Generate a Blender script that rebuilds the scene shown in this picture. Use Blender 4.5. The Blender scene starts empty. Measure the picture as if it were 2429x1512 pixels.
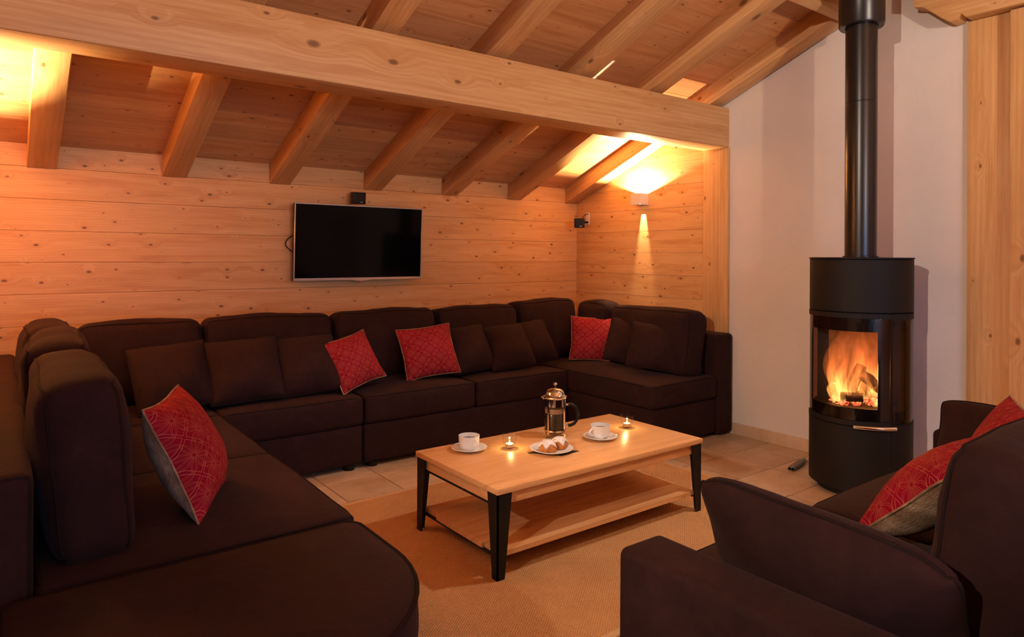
import bpy, bmesh, math, random
from mathutils import Vector, Matrix, noise
random.seed(7)
S = bpy.context.scene
COL = S.collection
PI = math.pi
R = math.radians

# ------------------------------------------------------------------ camera
FPX, CX, HY, YAW, ROLL, CAMH = 1610.0, 1214.5, 607.0, R(37.0), R(0.28), 1.2
cd = bpy.data.cameras.new('camera'); cam = bpy.data.objects.new('camera', cd); COL.objects.link(cam)
cd.sensor_width = 36.0; cd.lens = FPX / 2429.0 * 36.0
cd.shift_y = -(756.0 - HY) / 2429.0
cd.clip_start = 0.02
cam.matrix_world = Matrix.Translation((0, 0, CAMH)) @ Matrix.Rotation(-YAW, 4, 'Z') @ Matrix.Rotation(R(90), 4, 'X') @ Matrix.Rotation(ROLL, 4, 'Z')
S.camera = cam
S.view_settings.view_transform = 'Standard'
S.view_settings.look = 'None'
S.view_settings.gamma = 1.0
S.view_settings.use_curve_mapping = False
S.view_settings.exposure = -0.06

# ------------------------------------------------------------------ world (dusk sky seen through the windows)
w = bpy.data.worlds.new('world'); S.world = w; w.use_nodes = True
w.node_tree.nodes['Background'].inputs[0].default_value = (0.16, 0.22, 0.38, 1)
w.node_tree.nodes['Background'].inputs[1].default_value = 0.6

WARM = (1.0, 0.725, 0.42)
def light(name, kind, loc, energy, color, radius=0.02, rot=None, size=None, size_y=None, spot=None, blend=0.3):
    ld = bpy.data.lights.new(name, kind); ld.energy = energy; ld.color = color
    if kind in ('POINT', 'SPOT'): ld.shadow_soft_size = radius
    if kind == 'AREA':
        ld.shape = 'RECTANGLE'; ld.size = size; ld.size_y = size_y
    if kind == 'SPOT': ld.spot_size = R(spot); ld.spot_blend = blend
    o = bpy.data.objects.new(name, ld); COL.objects.link(o); o.location = loc
    if rot: o.rotation_euler = rot
    return o
def aim(o, target):
    d = Vector(target) - o.location
    o.rotation_euler = d.to_track_quat('-Z', 'Y').to_euler()

# daylight of dusk entering by the windows of the rear wall (they stand behind the camera)
a1 = light('dusk_area_light', 'AREA', (0.3, -4.05, 1.35), 120, (0.36, 0.56, 1.0), size=2.6, size_y=1.9)
aim(a1, (0.9, 3, 0.9))
a2 = light('dusk_area_light', 'AREA', (-4.05, -0.4, 1.5), 16, (0.55, 0.70, 1.0), size=2.2, size_y=1.6)  # cool area lamp set at the far left wall, which has no window opening
aim(a2, (3, 0.6, 1.0))

# ------------------------------------------------------------------ materials
def newmat(name):
    m = bpy.data.materials.new(name); m.use_nodes = True
    nt = m.node_tree
    b = nt.nodes['Principled BSDF']
    return m, nt, b
def nd(nt, t, **kw):
    n = nt.nodes.new(t)
    for k, v in kw.items(): setattr(n, k, v)
    return n
def setin(n, **kw):
    for k, v in kw.items():
        n.inputs[k.replace('_', ' ')].default_value = v
def L(nt, a, b): nt.links.new(a, b)
def math_n(nt, op, a, b=None, clamp=False):
    n = nd(nt, 'ShaderNodeMath', operation=op, use_clamp=clamp)
    for i, v in enumerate((a, b)):
        if v is None: continue
        if isinstance(v, (int, float)): n.inputs[i].default_value = v
        else: L(nt, v, n.inputs[i])
    return n.outputs[0]
def ramp(nt, fac, stops):
    n = nd(nt, 'ShaderNodeValToRGB')
    e = n.color_ramp.elements
    while len(e) < len(stops): e.new(0.5)
    for el, (p, c) in zip(e, stops):
        el.position = p; el.color = (*c, 1) if len(c) == 3 else c
    L(nt, fac, n.inputs[0])
    return n.outputs[0]
def mixc(nt, fac, a, b, mode='MIX'):
    n = nd(nt, 'ShaderNodeMix', data_type='RGBA', blend_type=mode)
    for i, v in ((0, fac), (6, a), (7, b)):
        if isinstance(v, (int, float)): n.inputs[i].default_value = v
        elif isinstance(v, tuple): n.inputs[i].default_value = (*v, 1) if len(v) == 3 else v
        else: L(nt, v, n.inputs[i])
    return n.outputs[2]
def noise_n(nt, vec, scale, detail=3, rough=0.55, dist=0.0):
    n = nd(nt, 'ShaderNodeTexNoise'); setin(n, Scale=scale, Detail=detail, Roughness=rough, Distortion=dist)
    L(nt, vec, n.inputs['Vector']); return n.outputs['Fac']
def mapping(nt, vec, scale=(1, 1, 1), loc=(0, 0, 0), rot=(0, 0, 0)):
    n = nd(nt, 'ShaderNodeMapping')
    n.inputs['Scale'].default_value = scale; n.inputs['Location'].default_value = loc; n.inputs['Rotation'].default_value = rot
    L(nt, vec, n.inputs['Vector']); return n.outputs[0]
def bump(nt, b, height, strength=0.2, dist=0.01):
    n = nd(nt, 'ShaderNodeBump'); n.inputs['Strength'].default_value = strength; n.inputs['Distance'].default_value = dist
    L(nt, height, n.inputs['Height']); L(nt, n.outputs[0], b.inputs['Normal'])

def wood(name, light_c, mid_c, dark_c, knot=1.0, knot_c=(0.11, 0.036, 0.012), grain=1.0, rough=0.48, vary=0.10, kx=5.4, ky=9.6, figure=0.0):
    """boards whose length is the object's local X"""
    m, nt, b = newmat(name)
    tc = nd(nt, 'ShaderNodeTexCoord').outputs['Object']
    rnd = nd(nt, 'ShaderNodeObjectInfo').outputs['Random']
    off = math_n(nt, 'MULTIPLY', rnd, 91.7)
    cx = nd(nt, 'ShaderNodeCombineXYZ'); L(nt, off, cx.inputs[0]); L(nt, off, cx.inputs[1]); L(nt, off, cx.inputs[2])
    add = nd(nt, 'ShaderNodeVectorMath', operation='ADD'); L(nt, tc, add.inputs[0]); L(nt, cx.outputs[0], add.inputs[1])
    v = add.outputs[0]
    sp = nd(nt, 'ShaderNodeSeparateXYZ'); L(nt, v, sp.inputs[0])
    yz = math_n(nt, 'ADD', sp.outputs[1], math_n(nt, 'MULTIPLY', sp.outputs[2], 1.03))
    # knots
    kv = nd(nt, 'ShaderNodeCombineXYZ')
    L(nt, math_n(nt, 'MULTIPLY', sp.outputs[0], kx), kv.inputs[0]); L(nt, math_n(nt, 'MULTIPLY', yz, ky), kv.inputs[1])
    vo = nd(nt, 'ShaderNodeTexVoronoi', voronoi_dimensions='2D', feature='F1'); setin(vo, Scale=1.0)
    L(nt, kv.outputs[0], vo.inputs['Vector'])
    sc = nd(nt, 'ShaderNodeSeparateColor'); L(nt, vo.outputs['Color'], sc.inputs[0])
    rr = math_n(nt, 'MULTIPLY', math_n(nt, 'POWER', sc.outputs[0], 1.7), 0.076)
    rr = math_n(nt, 'ADD', rr, 0.016)
    kd = math_n(nt, 'DIVIDE', vo.outputs['Distance'], rr)            # 1 at the knot's rim
    kmask = ramp(nt, kd, [(0.0, (1, 1, 1)), (0.55, (0.9, 0.9, 0.9)), (1.0, (0, 0, 0))])
    halo = math_n(nt, 'SUBTRACT', 1.0, math_n(nt, 'MULTIPLY', math_n(nt, 'DIVIDE', vo.outputs['Distance'], math_n(nt, 'MULTIPLY', rr, 5.0)), 1.0), True)
    # grain, bent around the knots
    gx = math_n(nt, 'MULTIPLY', sp.outputs[0], 0.9)
    gy = math_n(nt, 'ADD', math_n(nt, 'MULTIPLY', yz, 13.0 * grain), math_n(nt, 'MULTIPLY', halo, 0.7))
    gv = nd(nt, 'ShaderNodeCombineXYZ'); L(nt, gx, gv.inputs[0]); L(nt, gy, gv.inputs[1])
    g1 = noise_n(nt, gv.outputs[0], 1.6, 4, 0.6, 0.5)
    col = ramp(nt, g1, [(0.30, dark_c), (0.48, mid_c), (0.68, light_c)])
    # growth rings
    wv = nd(nt, 'ShaderNodeTexWave', wave_type='BANDS', bands_direction='Y'); setin(wv, Scale=1.1 if figure else 1.7, Distortion=5.0 if figure else 2.2, Detail=2.0, Detail_Scale=0.5 if figure else 0.7)
    L(nt, gv.outputs[0], wv.inputs['Vector'])
    col = mixc(nt, math_n(nt, 'MULTIPLY', wv.outputs['Fac'], 0.28 + figure), col, dark_c)
    fv = nd(nt, 'ShaderNodeCombineXYZ'); L(nt, math_n(nt, 'MULTIPLY', sp.outputs[0], 5.0), fv.inputs[0]); L(nt, math_n(nt, 'MULTIPLY', yz, 170.0), fv.inputs[1])
    f1 = noise_n(nt, fv.outputs[0], 1.0, 3, 0.6)
    col = mixc(nt, 0.16, col, ramp(nt, f1, [(0.3, (0.25, 0.2, 0.15)), (0.7, (0.95, 0.9, 0.85))]), 'OVERLAY')
    if knot > 0:
        col = mixc(nt, math_n(nt, 'MULTIPLY', math_n(nt, 'POWER', halo, 2.2), 0.45 * knot), col, dark_c)
        col = mixc(nt, math_n(nt, 'MULTIPLY', kmask, 0.86 * knot), col, knot_c)
    hs = nd(nt, 'ShaderNodeHueSaturation'); L(nt, col, hs.inputs['Color'])
    L(nt, math_n(nt, 'ADD', math_n(nt, 'MULTIPLY', rnd, vary), 1.0 - vary / 2), hs.inputs['Value'])
    L(nt, hs.outputs[0], b.inputs['Base Color'])
    setin(b, Roughness=rough); b.inputs['Specular IOR Level'].default_value = 0.35
    bump(nt, b, f1, 0.06, 0.002)
    return m

def plain(name, col, rough=0.5, metal=0.0, spec=0.5, nscale=None, nvar=0.12, bmp=0.0, bscale=200, sheen=0.0):
    m, nt, b = newmat(name)
    tc = nd(nt, 'ShaderNodeTexCoord').outputs['Object']
    n1 = noise_n(nt, tc, nscale or 6.0, 3)
    d = tuple(max(0, c * (1 - nvar)) for c in col); l_ = tuple(min(1, c * (1 + nvar)) for c in col)
    L(nt, ramp(nt, n1, [(0.3, d), (0.7, l_)]), b.inputs['Base Color'])
    setin(b, Roughness=rough, Metallic=metal); b.inputs['Specular IOR Level'].default_value = spec
    if sheen: b.inputs['Sheen Weight'].default_value = sheen; b.inputs['Sheen Roughness'].default_value = 0.4
    if bmp: bump(nt, b, noise_n(nt, tc, bscale, 3), bmp, 0.003)
    return m

def emit(name, col, strength):
    m, nt, b = newmat(name)
    b.inputs['Base Color'].default_value = (*col, 1); b.inputs['Emission Color'].default_value = (*col, 1); b.inputs['Emission Strength'].default_value = strength
    tc = nd(nt, 'ShaderNodeTexCoord').outputs['Object']
    L(nt, ramp(nt, noise_n(nt, tc, 40, 2), [(0.2, tuple(c * .85 for c in col)), (0.8, col)]), b.inputs['Emission Color'])
    return m

def glass(name, tint=(1, 1, 1), refl=1.0, rough=0.0):
    m, nt, b = newmat(name); nt.nodes.remove(b)
    tr = nd(nt, 'ShaderNodeBsdfTransparent'); tr.inputs[0].default_value = (*tint, 1)
    gl = nd(nt, 'ShaderNodeBsdfGlossy'); gl.inputs['Roughness'].default_value = rough
    lw = nd(nt, 'ShaderNodeLayerWeight'); lw.inputs[0].default_value = 0.5
    fr = math_n(nt, 'ADD', math_n(nt, 'MULTIPLY', math_n(nt, 'POWER', lw.outputs['Facing'], 5.0), 0.9), 0.04)     # Schlick's rule for glass
    mx = nd(nt, 'ShaderNodeMixShader')
    L(nt, math_n(nt, 'MULTIPLY', fr, refl), mx.inputs[0]); L(nt, tr.outputs[0], mx.inputs[1]); L(nt, gl.outputs[0], mx.inputs[2])
    L(nt, mx.outputs[0], nt.nodes['Material Output'].inputs[0])
    return m

M = {}
M['pine'] = wood('pine_wall_boards', (0.73, 0.44, 0.20), (0.67, 0.375, 0.152), (0.57, 0.275, 0.095))
M['pine_ceiling'] = wood('pine_ceiling_boards', (0.66, 0.36, 0.165), (0.60, 0.305, 0.13), (0.49, 0.215, 0.08), knot=1.0, vary=0.16)
M['timber'] = wood('glued_timber', (0.73, 0.45, 0.215), (0.67, 0.39, 0.17), (0.56, 0.285, 0.105), knot=0.9, kx=2.4, ky=4.5, grain=0.8, figure=0.12)
M['oak'] = wood('oiled_oak', (0.78, 0.45, 0.215), (0.72, 0.395, 0.175), (0.61, 0.31, 0.125), knot=0.0, rough=0.36, vary=0.03, grain=1.6)
M['oak_shelf'] = wood('oiled_oak_shelf', (0.70, 0.40, 0.19), (0.62, 0.335, 0.145), (0.47, 0.225, 0.09), knot=0.3, rough=0.36, vary=0.12, grain=1.6)

def suede():
    m, nt, b = newmat('dark_brown_suede')
    tc = nd(nt, 'ShaderNodeTexCoord').outputs['Object']
    n1 = noise_n(nt, tc, 5.0, 5, 0.6, 0.4); n2 = noise_n(nt, tc, 38.0, 4, 0.65)
    c = ramp(nt, n1, [(0.30, (0.020, 0.0075, 0.0071)), (0.55, (0.0265, 0.0100, 0.0094)), (0.75, (0.036, 0.0138, 0.0128))])
    c = mixc(nt, 0.25, c, ramp(nt, n2, [(0.35, (0.3, 0.3, 0.3)), (0.65, (0.7, 0.7, 0.7))]), 'OVERLAY')
    L(nt, c, b.inputs['Base Color']); setin(b, Roughness=0.85); b.inputs['Specular IOR Level'].default_value = 0.14
    b.inputs['Sheen Weight'].default_value = 0.035; b.inputs['Sheen Roughness'].default_value = 0.4
    b.inputs['Sheen Tint'].default_value = (0.75, 0.62, 0.62, 1)
    n3 = noise_n(nt, mapping(nt, tc, (6, 6, 10)), 1.0, 3, 0.6, 0.5)
    hsum = math_n(nt, 'ADD', math_n(nt, 'ADD', math_n(nt, 'MULTIPLY', noise_n(nt, tc, 700, 2), 0.12), math_n(nt, 'MULTIPLY', n2, 0.22)), math_n(nt, 'MULTIPLY', n3, 0.9))
    bump(nt, b, hsum, 0.5, 0.012)
    return m
M['suede'] = suede()
M['piping'] = plain('dark_piping', (0.015, 0.0075, 0.0075), 0.85, spec=0.12)

def red_cloth():
    m, nt, b = newmat('red_jacquard')
    uv = nd(nt, 'ShaderNodeTexCoord').outputs['UV']
    masks = []
    v = mapping(nt, uv, (4.2, 4.2, 1), (0.13, 0.21, 0), (0, 0, R(45)))
    vo = nd(nt, 'ShaderNodeTexVoronoi', voronoi_dimensions='2D', feature='F1'); setin(vo, Scale=1.0, Randomness=0.0); L(nt, v, vo.inputs['Vector'])
    sub = nd(nt, 'ShaderNodeVectorMath', operation='SUBTRACT'); L(nt, v, sub.inputs[0]); L(nt, vo.outputs['Position'], sub.inputs[1])
    s = nd(nt, 'ShaderNodeSeparateXYZ'); L(nt, sub.outputs[0], s.inputs[0])
    th = math_n(nt, 'ARCTAN2', s.outputs[1], s.outputs[0]); r = vo.outputs['Distance']
    # pairs of rays that open like petals
    fr = math_n(nt, 'FRACT', math_n(nt, 'MULTIPLY', th, 8.0 / (2 * PI)))
    da = math_n(nt, 'ABSOLUTE', math_n(nt, 'SUBTRACT', fr, 0.5))           # 0 petal centre, .5 gap
    petal = math_n(nt, 'MINIMUM', math_n(nt, 'MULTIPLY', math_n(nt, 'SUBTRACT', 0.60, r), 1.5), 0.36)    # half-opening shrinks outwards
    def line(d, wdt): return math_n(nt, 'LESS_THAN', math_n(nt, 'MULTIPLY', math_n(nt, 'ABSOLUTE', d), math_n(nt, 'ADD', r, 0.05)), wdt)
    l1 = line(math_n(nt, 'SUBTRACT', da, petal), 0.0062)
    l2 = line(math_n(nt, 'SUBTRACT', da, math_n(nt, 'MULTIPLY', petal, 0.45)), 0.0042)
    inner = math_n(nt, 'GREATER_THAN', r, 0.06); outer = math_n(nt, 'LESS_THAN', r, 0.64)
    rays = math_n(nt, 'MULTIPLY', math_n(nt, 'MULTIPLY', math_n(nt, 'MAXIMUM', l1, l2), inner), outer)
    ax = math_n(nt, 'MAXIMUM', math_n(nt, 'ABSOLUTE', s.outputs[0]), math_n(nt, 'ABSOLUTE', s.outputs[1]))
    e1 = math_n(nt, 'LESS_THAN', math_n(nt, 'ABSOLUTE', math_n(nt, 'SUBTRACT', ax, 0.455)), 0.006)
    mask = math_n(nt, 'MAXIMUM', rays, e1)
    tc = nd(nt, 'ShaderNodeTexCoord').outputs['Object']
    n1 = noise_n(nt, tc, 9, 3)
    red = ramp(nt, n1, [(0.3, (0.215, 0.002, 0.016)), (0.7, (0.30, 0.004, 0.024))])
    gold = (0.58, 0.20, 0.09)
    L(nt, mixc(nt, math_n(nt, 'MULTIPLY', mask, 0.8), red, gold), b.inputs['Base Color'])
    setin(b, Roughness=0.7); b.inputs['Specular IOR Level'].default_value = 0.08
    bump(nt, b, math_n(nt, 'ADD', noise_n(nt, tc, 500, 2), mask), 0.12, 0.002)
    return m
M['red'] = red_cloth()
def fur():
    m, nt, b = newmat('tan_fur')
    tc = nd(nt, 'ShaderNodeTexCoord').outputs['Object']
    n1 = noise_n(nt, tc, 13, 4, 0.6, 0.6); n2 = noise_n(nt, mapping(nt, tc, (260, 260, 90)), 1.0, 3)
    c = ramp(nt, n1, [(0.3, (0.16, 0.078, 0.038)), (0.55, (0.36, 0.21, 0.115)), (0.75, (0.54, 0.38, 0.25))])
    L(nt, mixc(nt, 0.3, c, ramp(nt, n2, [(0.3, (0.2, 0.2, 0.2)), (0.7, (0.8, 0.8, 0.8))]), 'OVERLAY'), b.inputs['Base Color'])
    setin(b, Roughness=0.9); b.inputs['Specular IOR Level'].default_value = 0.1; b.inputs['Sheen Weight'].default_value = 0.1
    bump(nt, b, n2, 0.7, 0.006)
    return m
M['fur'] = fur()
def plaster():
    m, nt, b = newmat('trowelled_plaster')
    tc = nd(nt, 'ShaderNodeTexCoord').outputs['Object']
    n1 = noise_n(nt, tc, 2.2, 4); n2 = noise_n(nt, tc, 9.0, 5, 0.6, 1.2); n3 = noise_n(nt, tc, 45.0, 3)
    vo = nd(nt, 'ShaderNodeTexVoronoi', feature='DISTANCE_TO_EDGE'); setin(vo, Scale=7.0); L(nt, mapping(nt, tc, (1, 1, 1.6)), vo.inputs['Vector'])
    L(nt, ramp(nt, n1, [(0.3, (0.70, 0.64, 0.60)), (0.7, (0.76, 0.705, 0.665))]), b.inputs['Base Color'])
    setin(b, Roughness=0.8); b.inputs['Specular IOR Level'].default_value = 0.2
    ridge = math_n(nt, 'LESS_THAN', vo.outputs['Distance'], 0.012)
    bump(nt, b, math_n(nt, 'ADD', math_n(nt, 'ADD', n2, math_n(nt, 'MULTIPLY', n3, 0.25)), math_n(nt, 'MULTIPLY', ridge, 0.35)), 0.22, 0.02)
    return m
M['plaster'] = plaster()
def tile():
    m, nt, b = newmat('sandstone_tile')
    tc = nd(nt, 'ShaderNodeTexCoord').outputs['Object']
    rnd = nd(nt, 'ShaderNodeObjectInfo').outputs['Random']
    cx = nd(nt, 'ShaderNodeCombineXYZ'); L(nt, math_n(nt, 'MULTIPLY', rnd, 50.0), cx.inputs[0])
    add = nd(nt, 'ShaderNodeVectorMath', operation='ADD'); L(nt, tc, add.inputs[0]); L(nt, cx.outputs[0], add.inputs[1])
    n1 = noise_n(nt, mapping(nt, add.outputs[0], (3, 7, 1)), 1.0, 4, 0.6, 0.6); n2 = noise_n(nt, add.outputs[0], 60, 3)
    c = ramp(nt, n1, [(0.28, (0.44, 0.29, 0.18)), (0.5, (0.56, 0.40, 0.265)), (0.72, (0.66, 0.50, 0.35))])
    c = mixc(nt, 0.18, c, ramp(nt, n2, [(0.3, (0.3, 0.3, 0.3)), (0.7, (0.7, 0.7, 0.7))]), 'OVERLAY')
    hs = nd(nt, 'ShaderNodeHueSaturation'); L(nt, c, hs.inputs['Color']); L(nt, math_n(nt, 'ADD', math_n(nt, 'MULTIPLY', rnd, 0.22), 0.86), hs.inputs['Value'])
    L(nt, hs.outputs[0], b.inputs['Base Color']); setin(b, Roughness=0.42)
    bump(nt, b, n2, 0.08, 0.003)
    return m
M['tile'] = tile()
M['grout'] = plain('grout', (0.50, 0.37, 0.25), 0.9, nscale=30)
def rugm():
    m, nt, b = newmat('sisal_weave')
    tc = nd(nt, 'ShaderNodeTexCoord').outputs['Object']
    sp = nd(nt, 'ShaderNodeSeparateXYZ'); L(nt, mapping(nt, tc, (1, 1, 1), (0, 0, 0), (0, 0, 0)), sp.inputs[0])
    sx = math_n(nt, 'SINE', math_n(nt, 'MULTIPLY', sp.outputs[0], 2 * PI / 0.013)); sy = math_n(nt, 'SINE', math_n(nt, 'MULTIPLY', sp.outputs[1], 2 * PI / 0.010))
    wv = math_n(nt, 'MULTIPLY', sx, sy)
    n1 = noise_n(nt, tc, 3, 3); n2 = noise_n(nt, tc, 160, 2)
    f = math_n(nt, 'ADD', math_n(nt, 'MULTIPLY', wv, 0.22), math_n(nt, 'ADD', math_n(nt, 'MULTIPLY', n2, 0.5), math_n(nt, 'MULTIPLY', n1, 0.4)))
    L(nt, ramp(nt, f, [(0.2, (0.37, 0.175, 0.070)), (0.5, (0.55, 0.29, 0.12)), (0.8, (0.70, 0.41, 0.19))]), b.inputs['Base Color'])
    setin(b, Roughness=0.9); b.inputs['Specular IOR Level'].default_value = 0.1
    bump(nt, b, wv, 0.45, 0.004)
    return m
M['rug'] = rugm()
M['rug_edge'] = plain('rug_binding', (0.56, 0.34, 0.17), 0.85, nscale=80, bmp=0.3, bscale=400)
M['stove'] = plain('cast_black_paint', (0.0085, 0.008, 0.008), 0.6, spec=0.28, bmp=0.12, bscale=900)
M['pipe'] = plain('black_enamel_pipe', (0.008, 0.008, 0.009), 0.30, spec=0.5)
M['blackfrit'] = plain('black_ceramic_print', (0.004, 0.004, 0.004), 0.25)
M['stoveglass'] = glass('stove_glass', (0.93, 0.88, 0.84), 0.7)
M['sideglass'] = glass('smoked_side_glass', (0.62, 0.45, 0.36), 0.8)
M['clear'] = glass('clear_glass', (0.985, 0.99, 0.985), 0.6)
M['chrome'] = plain('chrome', (0.80, 0.78, 0.76), 0.10, metal=1.0, nvar=0.02)
M['steel'] = plain('brushed_steel', (0.55, 0.52, 0.50), 0.28, metal=1.0, nvar=0.05)
M['brass'] = plain('worn_brass', (0.35, 0.28, 0.18), 0.35, metal=1.0)
M['blackmetal'] = plain('black_steel', (0.010, 0.008, 0.007), 0.5, spec=0.22, nscale=20)
M['blackplastic'] = plain('black_plastic', (0.005, 0.005, 0.005), 0.4, spec=0.25)
M['screen'] = plain('television_screen', (0.0012, 0.0012, 0.0015), 0.08, spec=0.12, nvar=0.0)
M['alu'] = plain('silver_bezel', (0.52, 0.48, 0.46), 0.30, metal=0.9, nvar=0.03)
M['sconce'] = plain('pale_painted_metal', (0.62, 0.56, 0.53), 0.45, nvar=0.03)
M['ceramic'] = plain('white_porcelain', (0.82, 0.81, 0.79), 0.18, nvar=0.01)
M['coffee'] = plain('black_coffee', (0.010, 0.005, 0.003), 0.06)
M['crema'] = plain('coffee_foam', (0.26, 0.12, 0.055), 0.6, nscale=120, nvar=0.3)
M['cake'] = plain('golden_cake', (0.50, 0.175, 0.030), 0.7, nscale=60, nvar=0.35, bmp=0.5, bscale=220)
M['icing'] = plain('white_icing', (0.86, 0.80, 0.75), 0.35, nvar=0.03)
M['napkin'] = plain('dark_napkin', (0.020, 0.015, 0.014), 0.9, bmp=0.2, bscale=300)
M['wax'] = plain('candle_wax', (0.85, 0.70, 0.50), 0.4)
M['flame'] = emit('candle_flame', (1.0, 0.66, 0.24), 28)
M['ember'] = None
M['brick'] = plain('firebrick', (0.10, 0.070, 0.052), 0.9, nscale=25, nvar=0.4)
M['greytool'] = plain('grey_heatproof_grip', (0.22, 0.19, 0.17), 0.75, bmp=0.1)
M['white'] = plain('white_paint', (0.75, 0.73, 0.70), 0.5, nvar=0.03)
M['lens'] = emit('lamp_lens', (1.0, 0.74, 0.42), 9)
M['globe'] = emit('lit_opal_globe', (1.0, 0.70, 0.42), 4)
M['red_led'] = emit('red_led', (1.0, 0.05, 0.02), 0.6)

# ------------------------------------------------------------------ builders
def obj(name, verts, faces, mat, parent=None, loc=(0, 0, 0), rot=None, smooth=None, uvs=None):
    me = bpy.data.meshes.new(name); me.from_pydata([tuple(v) for v in verts], [], faces); me.update()
    if uvs:
        ul = me.uv_layers.new(name='UVMap')
        for lp in me.loops: ul.data[lp.index].uv = uvs[lp.vertex_index]
    return objm(name, me, mat, parent, loc, rot, smooth)
def objm(name, me, mat, parent=None, loc=(0, 0, 0), rot=None, smooth=None):
    if mat and not me.materials: me.materials.append(M[mat])
    if smooth is not None:
        me.shade_smooth()
        if smooth < 180: me.set_sharp_from_angle(angle=R(smooth))
    o = bpy.data.objects.new(name, me); COL.objects.link(o); o.location = loc
    if rot: o.rotation_euler = rot
    if parent: o.parent = parent
    return o
def frombm(name, bm, mat, parent=None, loc=(0, 0, 0), rot=None, smooth=None):
    bmesh.ops.recalc_face_normals(bm, faces=bm.faces)
    me = bpy.data.meshes.new(name); bm.to_mesh(me); bm.free()
    return objm(name, me, mat, parent, loc, rot, smooth)
def thing(name, label, cat, loc=(0, 0, 0), rz=0.0, group=None):
    o = bpy.data.objects.new(name, None); COL.objects.link(o); o.empty_display_size = 0.05
    o.location = loc; o.rotation_euler = (0, 0, rz)
    return tag(o, label, cat, group)
def tag(o, label=None, cat=None, group=None, kind=None):
    if label: o['label'] = label
    if cat: o['category'] = cat
    if group: o['group'] = group
    if kind: o['kind'] = kind
    return o
def bm_box(bm, c, d, bev=0.0, seg=1):
    r = bmesh.ops.create_cube(bm, size=1.0); vs = r['verts']
    for v in vs: v.co = Vector((c[0] + v.co.x * d[0], c[1] + v.co.y * d[1], c[2] + v.co.z * d[2]))
    if bev:
        es = list({e for v in vs for e in v.link_edges})
        bmesh.ops.bevel(bm, geom=es, offset=bev, segments=seg, profile=0.5, affect='EDGES')
def box(name, c, d, mat, parent=None, bev=0.003, seg=2, rot=None, smooth=40):
    """box about its own centre placed at c"""
    bm = bmesh.new(); bm_box(bm, (0, 0, 0), d, bev, seg)
    return frombm(name, bm, mat, parent, c, rot, smooth)
def prism(name, poly, axis, t0, t1, mat, parent=None, loc=(0, 0, 0), rot=None, bev=0.0, smooth=30):
    """poly of 2-D points, extruded along axis ('x': poly is (y,z); 'y': (x,z); 'z': (x,y))"""
    bm = bmesh.new()
    f = {'x': lambda p, t: (t, p[0], p[1]), 'y': lambda p, t: (p[0], t, p[1]), 'z': lambda p, t: (p[0], p[1], t)}[axis]
    a = [bm.verts.new(f(p, t0)) for p in poly]; b = [bm.verts.new(f(p, t1)) for p in poly]
    n = len(poly)
    bm.faces.new(a); bm.faces.new(b[::-1])
    for i in range(n): bm.faces.new((a[i], b[i], b[(i + 1) % n], a[(i + 1) % n]))
    bmesh.ops.recalc_face_normals(bm, faces=bm.faces)
    if bev: bmesh.ops.bevel(bm, geom=bm.edges[:], offset=bev, segments=2, profile=0.5, affect='EDGES')
    return frombm(name, bm, mat, parent, loc, rot, smooth)
def lathe(name, prof, mat, parent=None, loc=(0, 0, 0), seg=40, rot=None, smooth=35, closed=False):
    vs, fs = [], []
    n = len(prof)
    for k in range(seg):
        a = 2 * PI * k / seg
        for r, z in prof: vs.append((r * math.cos(a), r * math.sin(a), z))
    for k in range(seg):
        k2 = (k + 1) % seg
        for i in range(n - (0 if closed else 1)):
            j = (i + 1) % n
            fs.append((k * n + i, k2 * n + i, k2 * n + j, k * n + j))
    bm = bmesh.new(); bv = [bm.verts.new(v) for v in vs]
    for f in fs: bm.faces.new([bv[i] for i in f])
    bmesh.ops.remove_doubles(bm, verts=bm.verts, dist=1e-5)
    bmesh.ops.dissolve_degenerate(bm, edges=bm.edges, dist=1e-6)
    return frombm(name, bm, mat, parent, loc, rot, smooth)
def tube_bm(bm, path, r, closed=False, seg=8, radii=None):
    P = [Vector(p) for p in path]; n = len(P); rings = []
    up = Vector((0, 0, 1)); prev = None
    for i in range(n):
        if closed: t = P[(i + 1) % n] - P[i - 1]
        else: t = P[min(i + 1, n - 1)] - P[max(i - 1, 0)]
        t.normalize()
        if prev is None:
            a = up if abs(t.z) < 0.9 else Vector((1, 0, 0))
            u = t.cross(a).normalized()
        else:
            u = (prev - t * prev.dot(t)).normalized()
        prev = u; v = t.cross(u)
        rr = radii[i] if radii else r
        rings.append([bm.verts.new(P[i] + (u * math.cos(2 * PI * k / seg) + v * math.sin(2 * PI * k / seg)) * rr) for k in range(seg)])
    for i in range(n if closed else n - 1):
        A, B = rings[i], rings[(i + 1) % n]
        sh = 0
        if closed and i == n - 1:
            sh = min(range(seg), key=lambda s: (A[0].co - B[s].co).length)
        for k in range(seg): bm.faces.new((A[k], A[(k + 1) % seg], B[(k + 1 + sh) % seg], B[(k + sh) % seg]))
    if not closed:
        bm.faces.new(rings[0][::-1]); bm.faces.new(rings[-1])
def tube(name, path, r, mat, parent=None, closed=False, seg=8, radii=None, loc=(0, 0, 0), rot=None):
    bm = bmesh.new(); tube_bm(bm, path, r, closed, seg, radii)
    return frombm(name, bm, mat, parent, loc, rot, 60)
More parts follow.
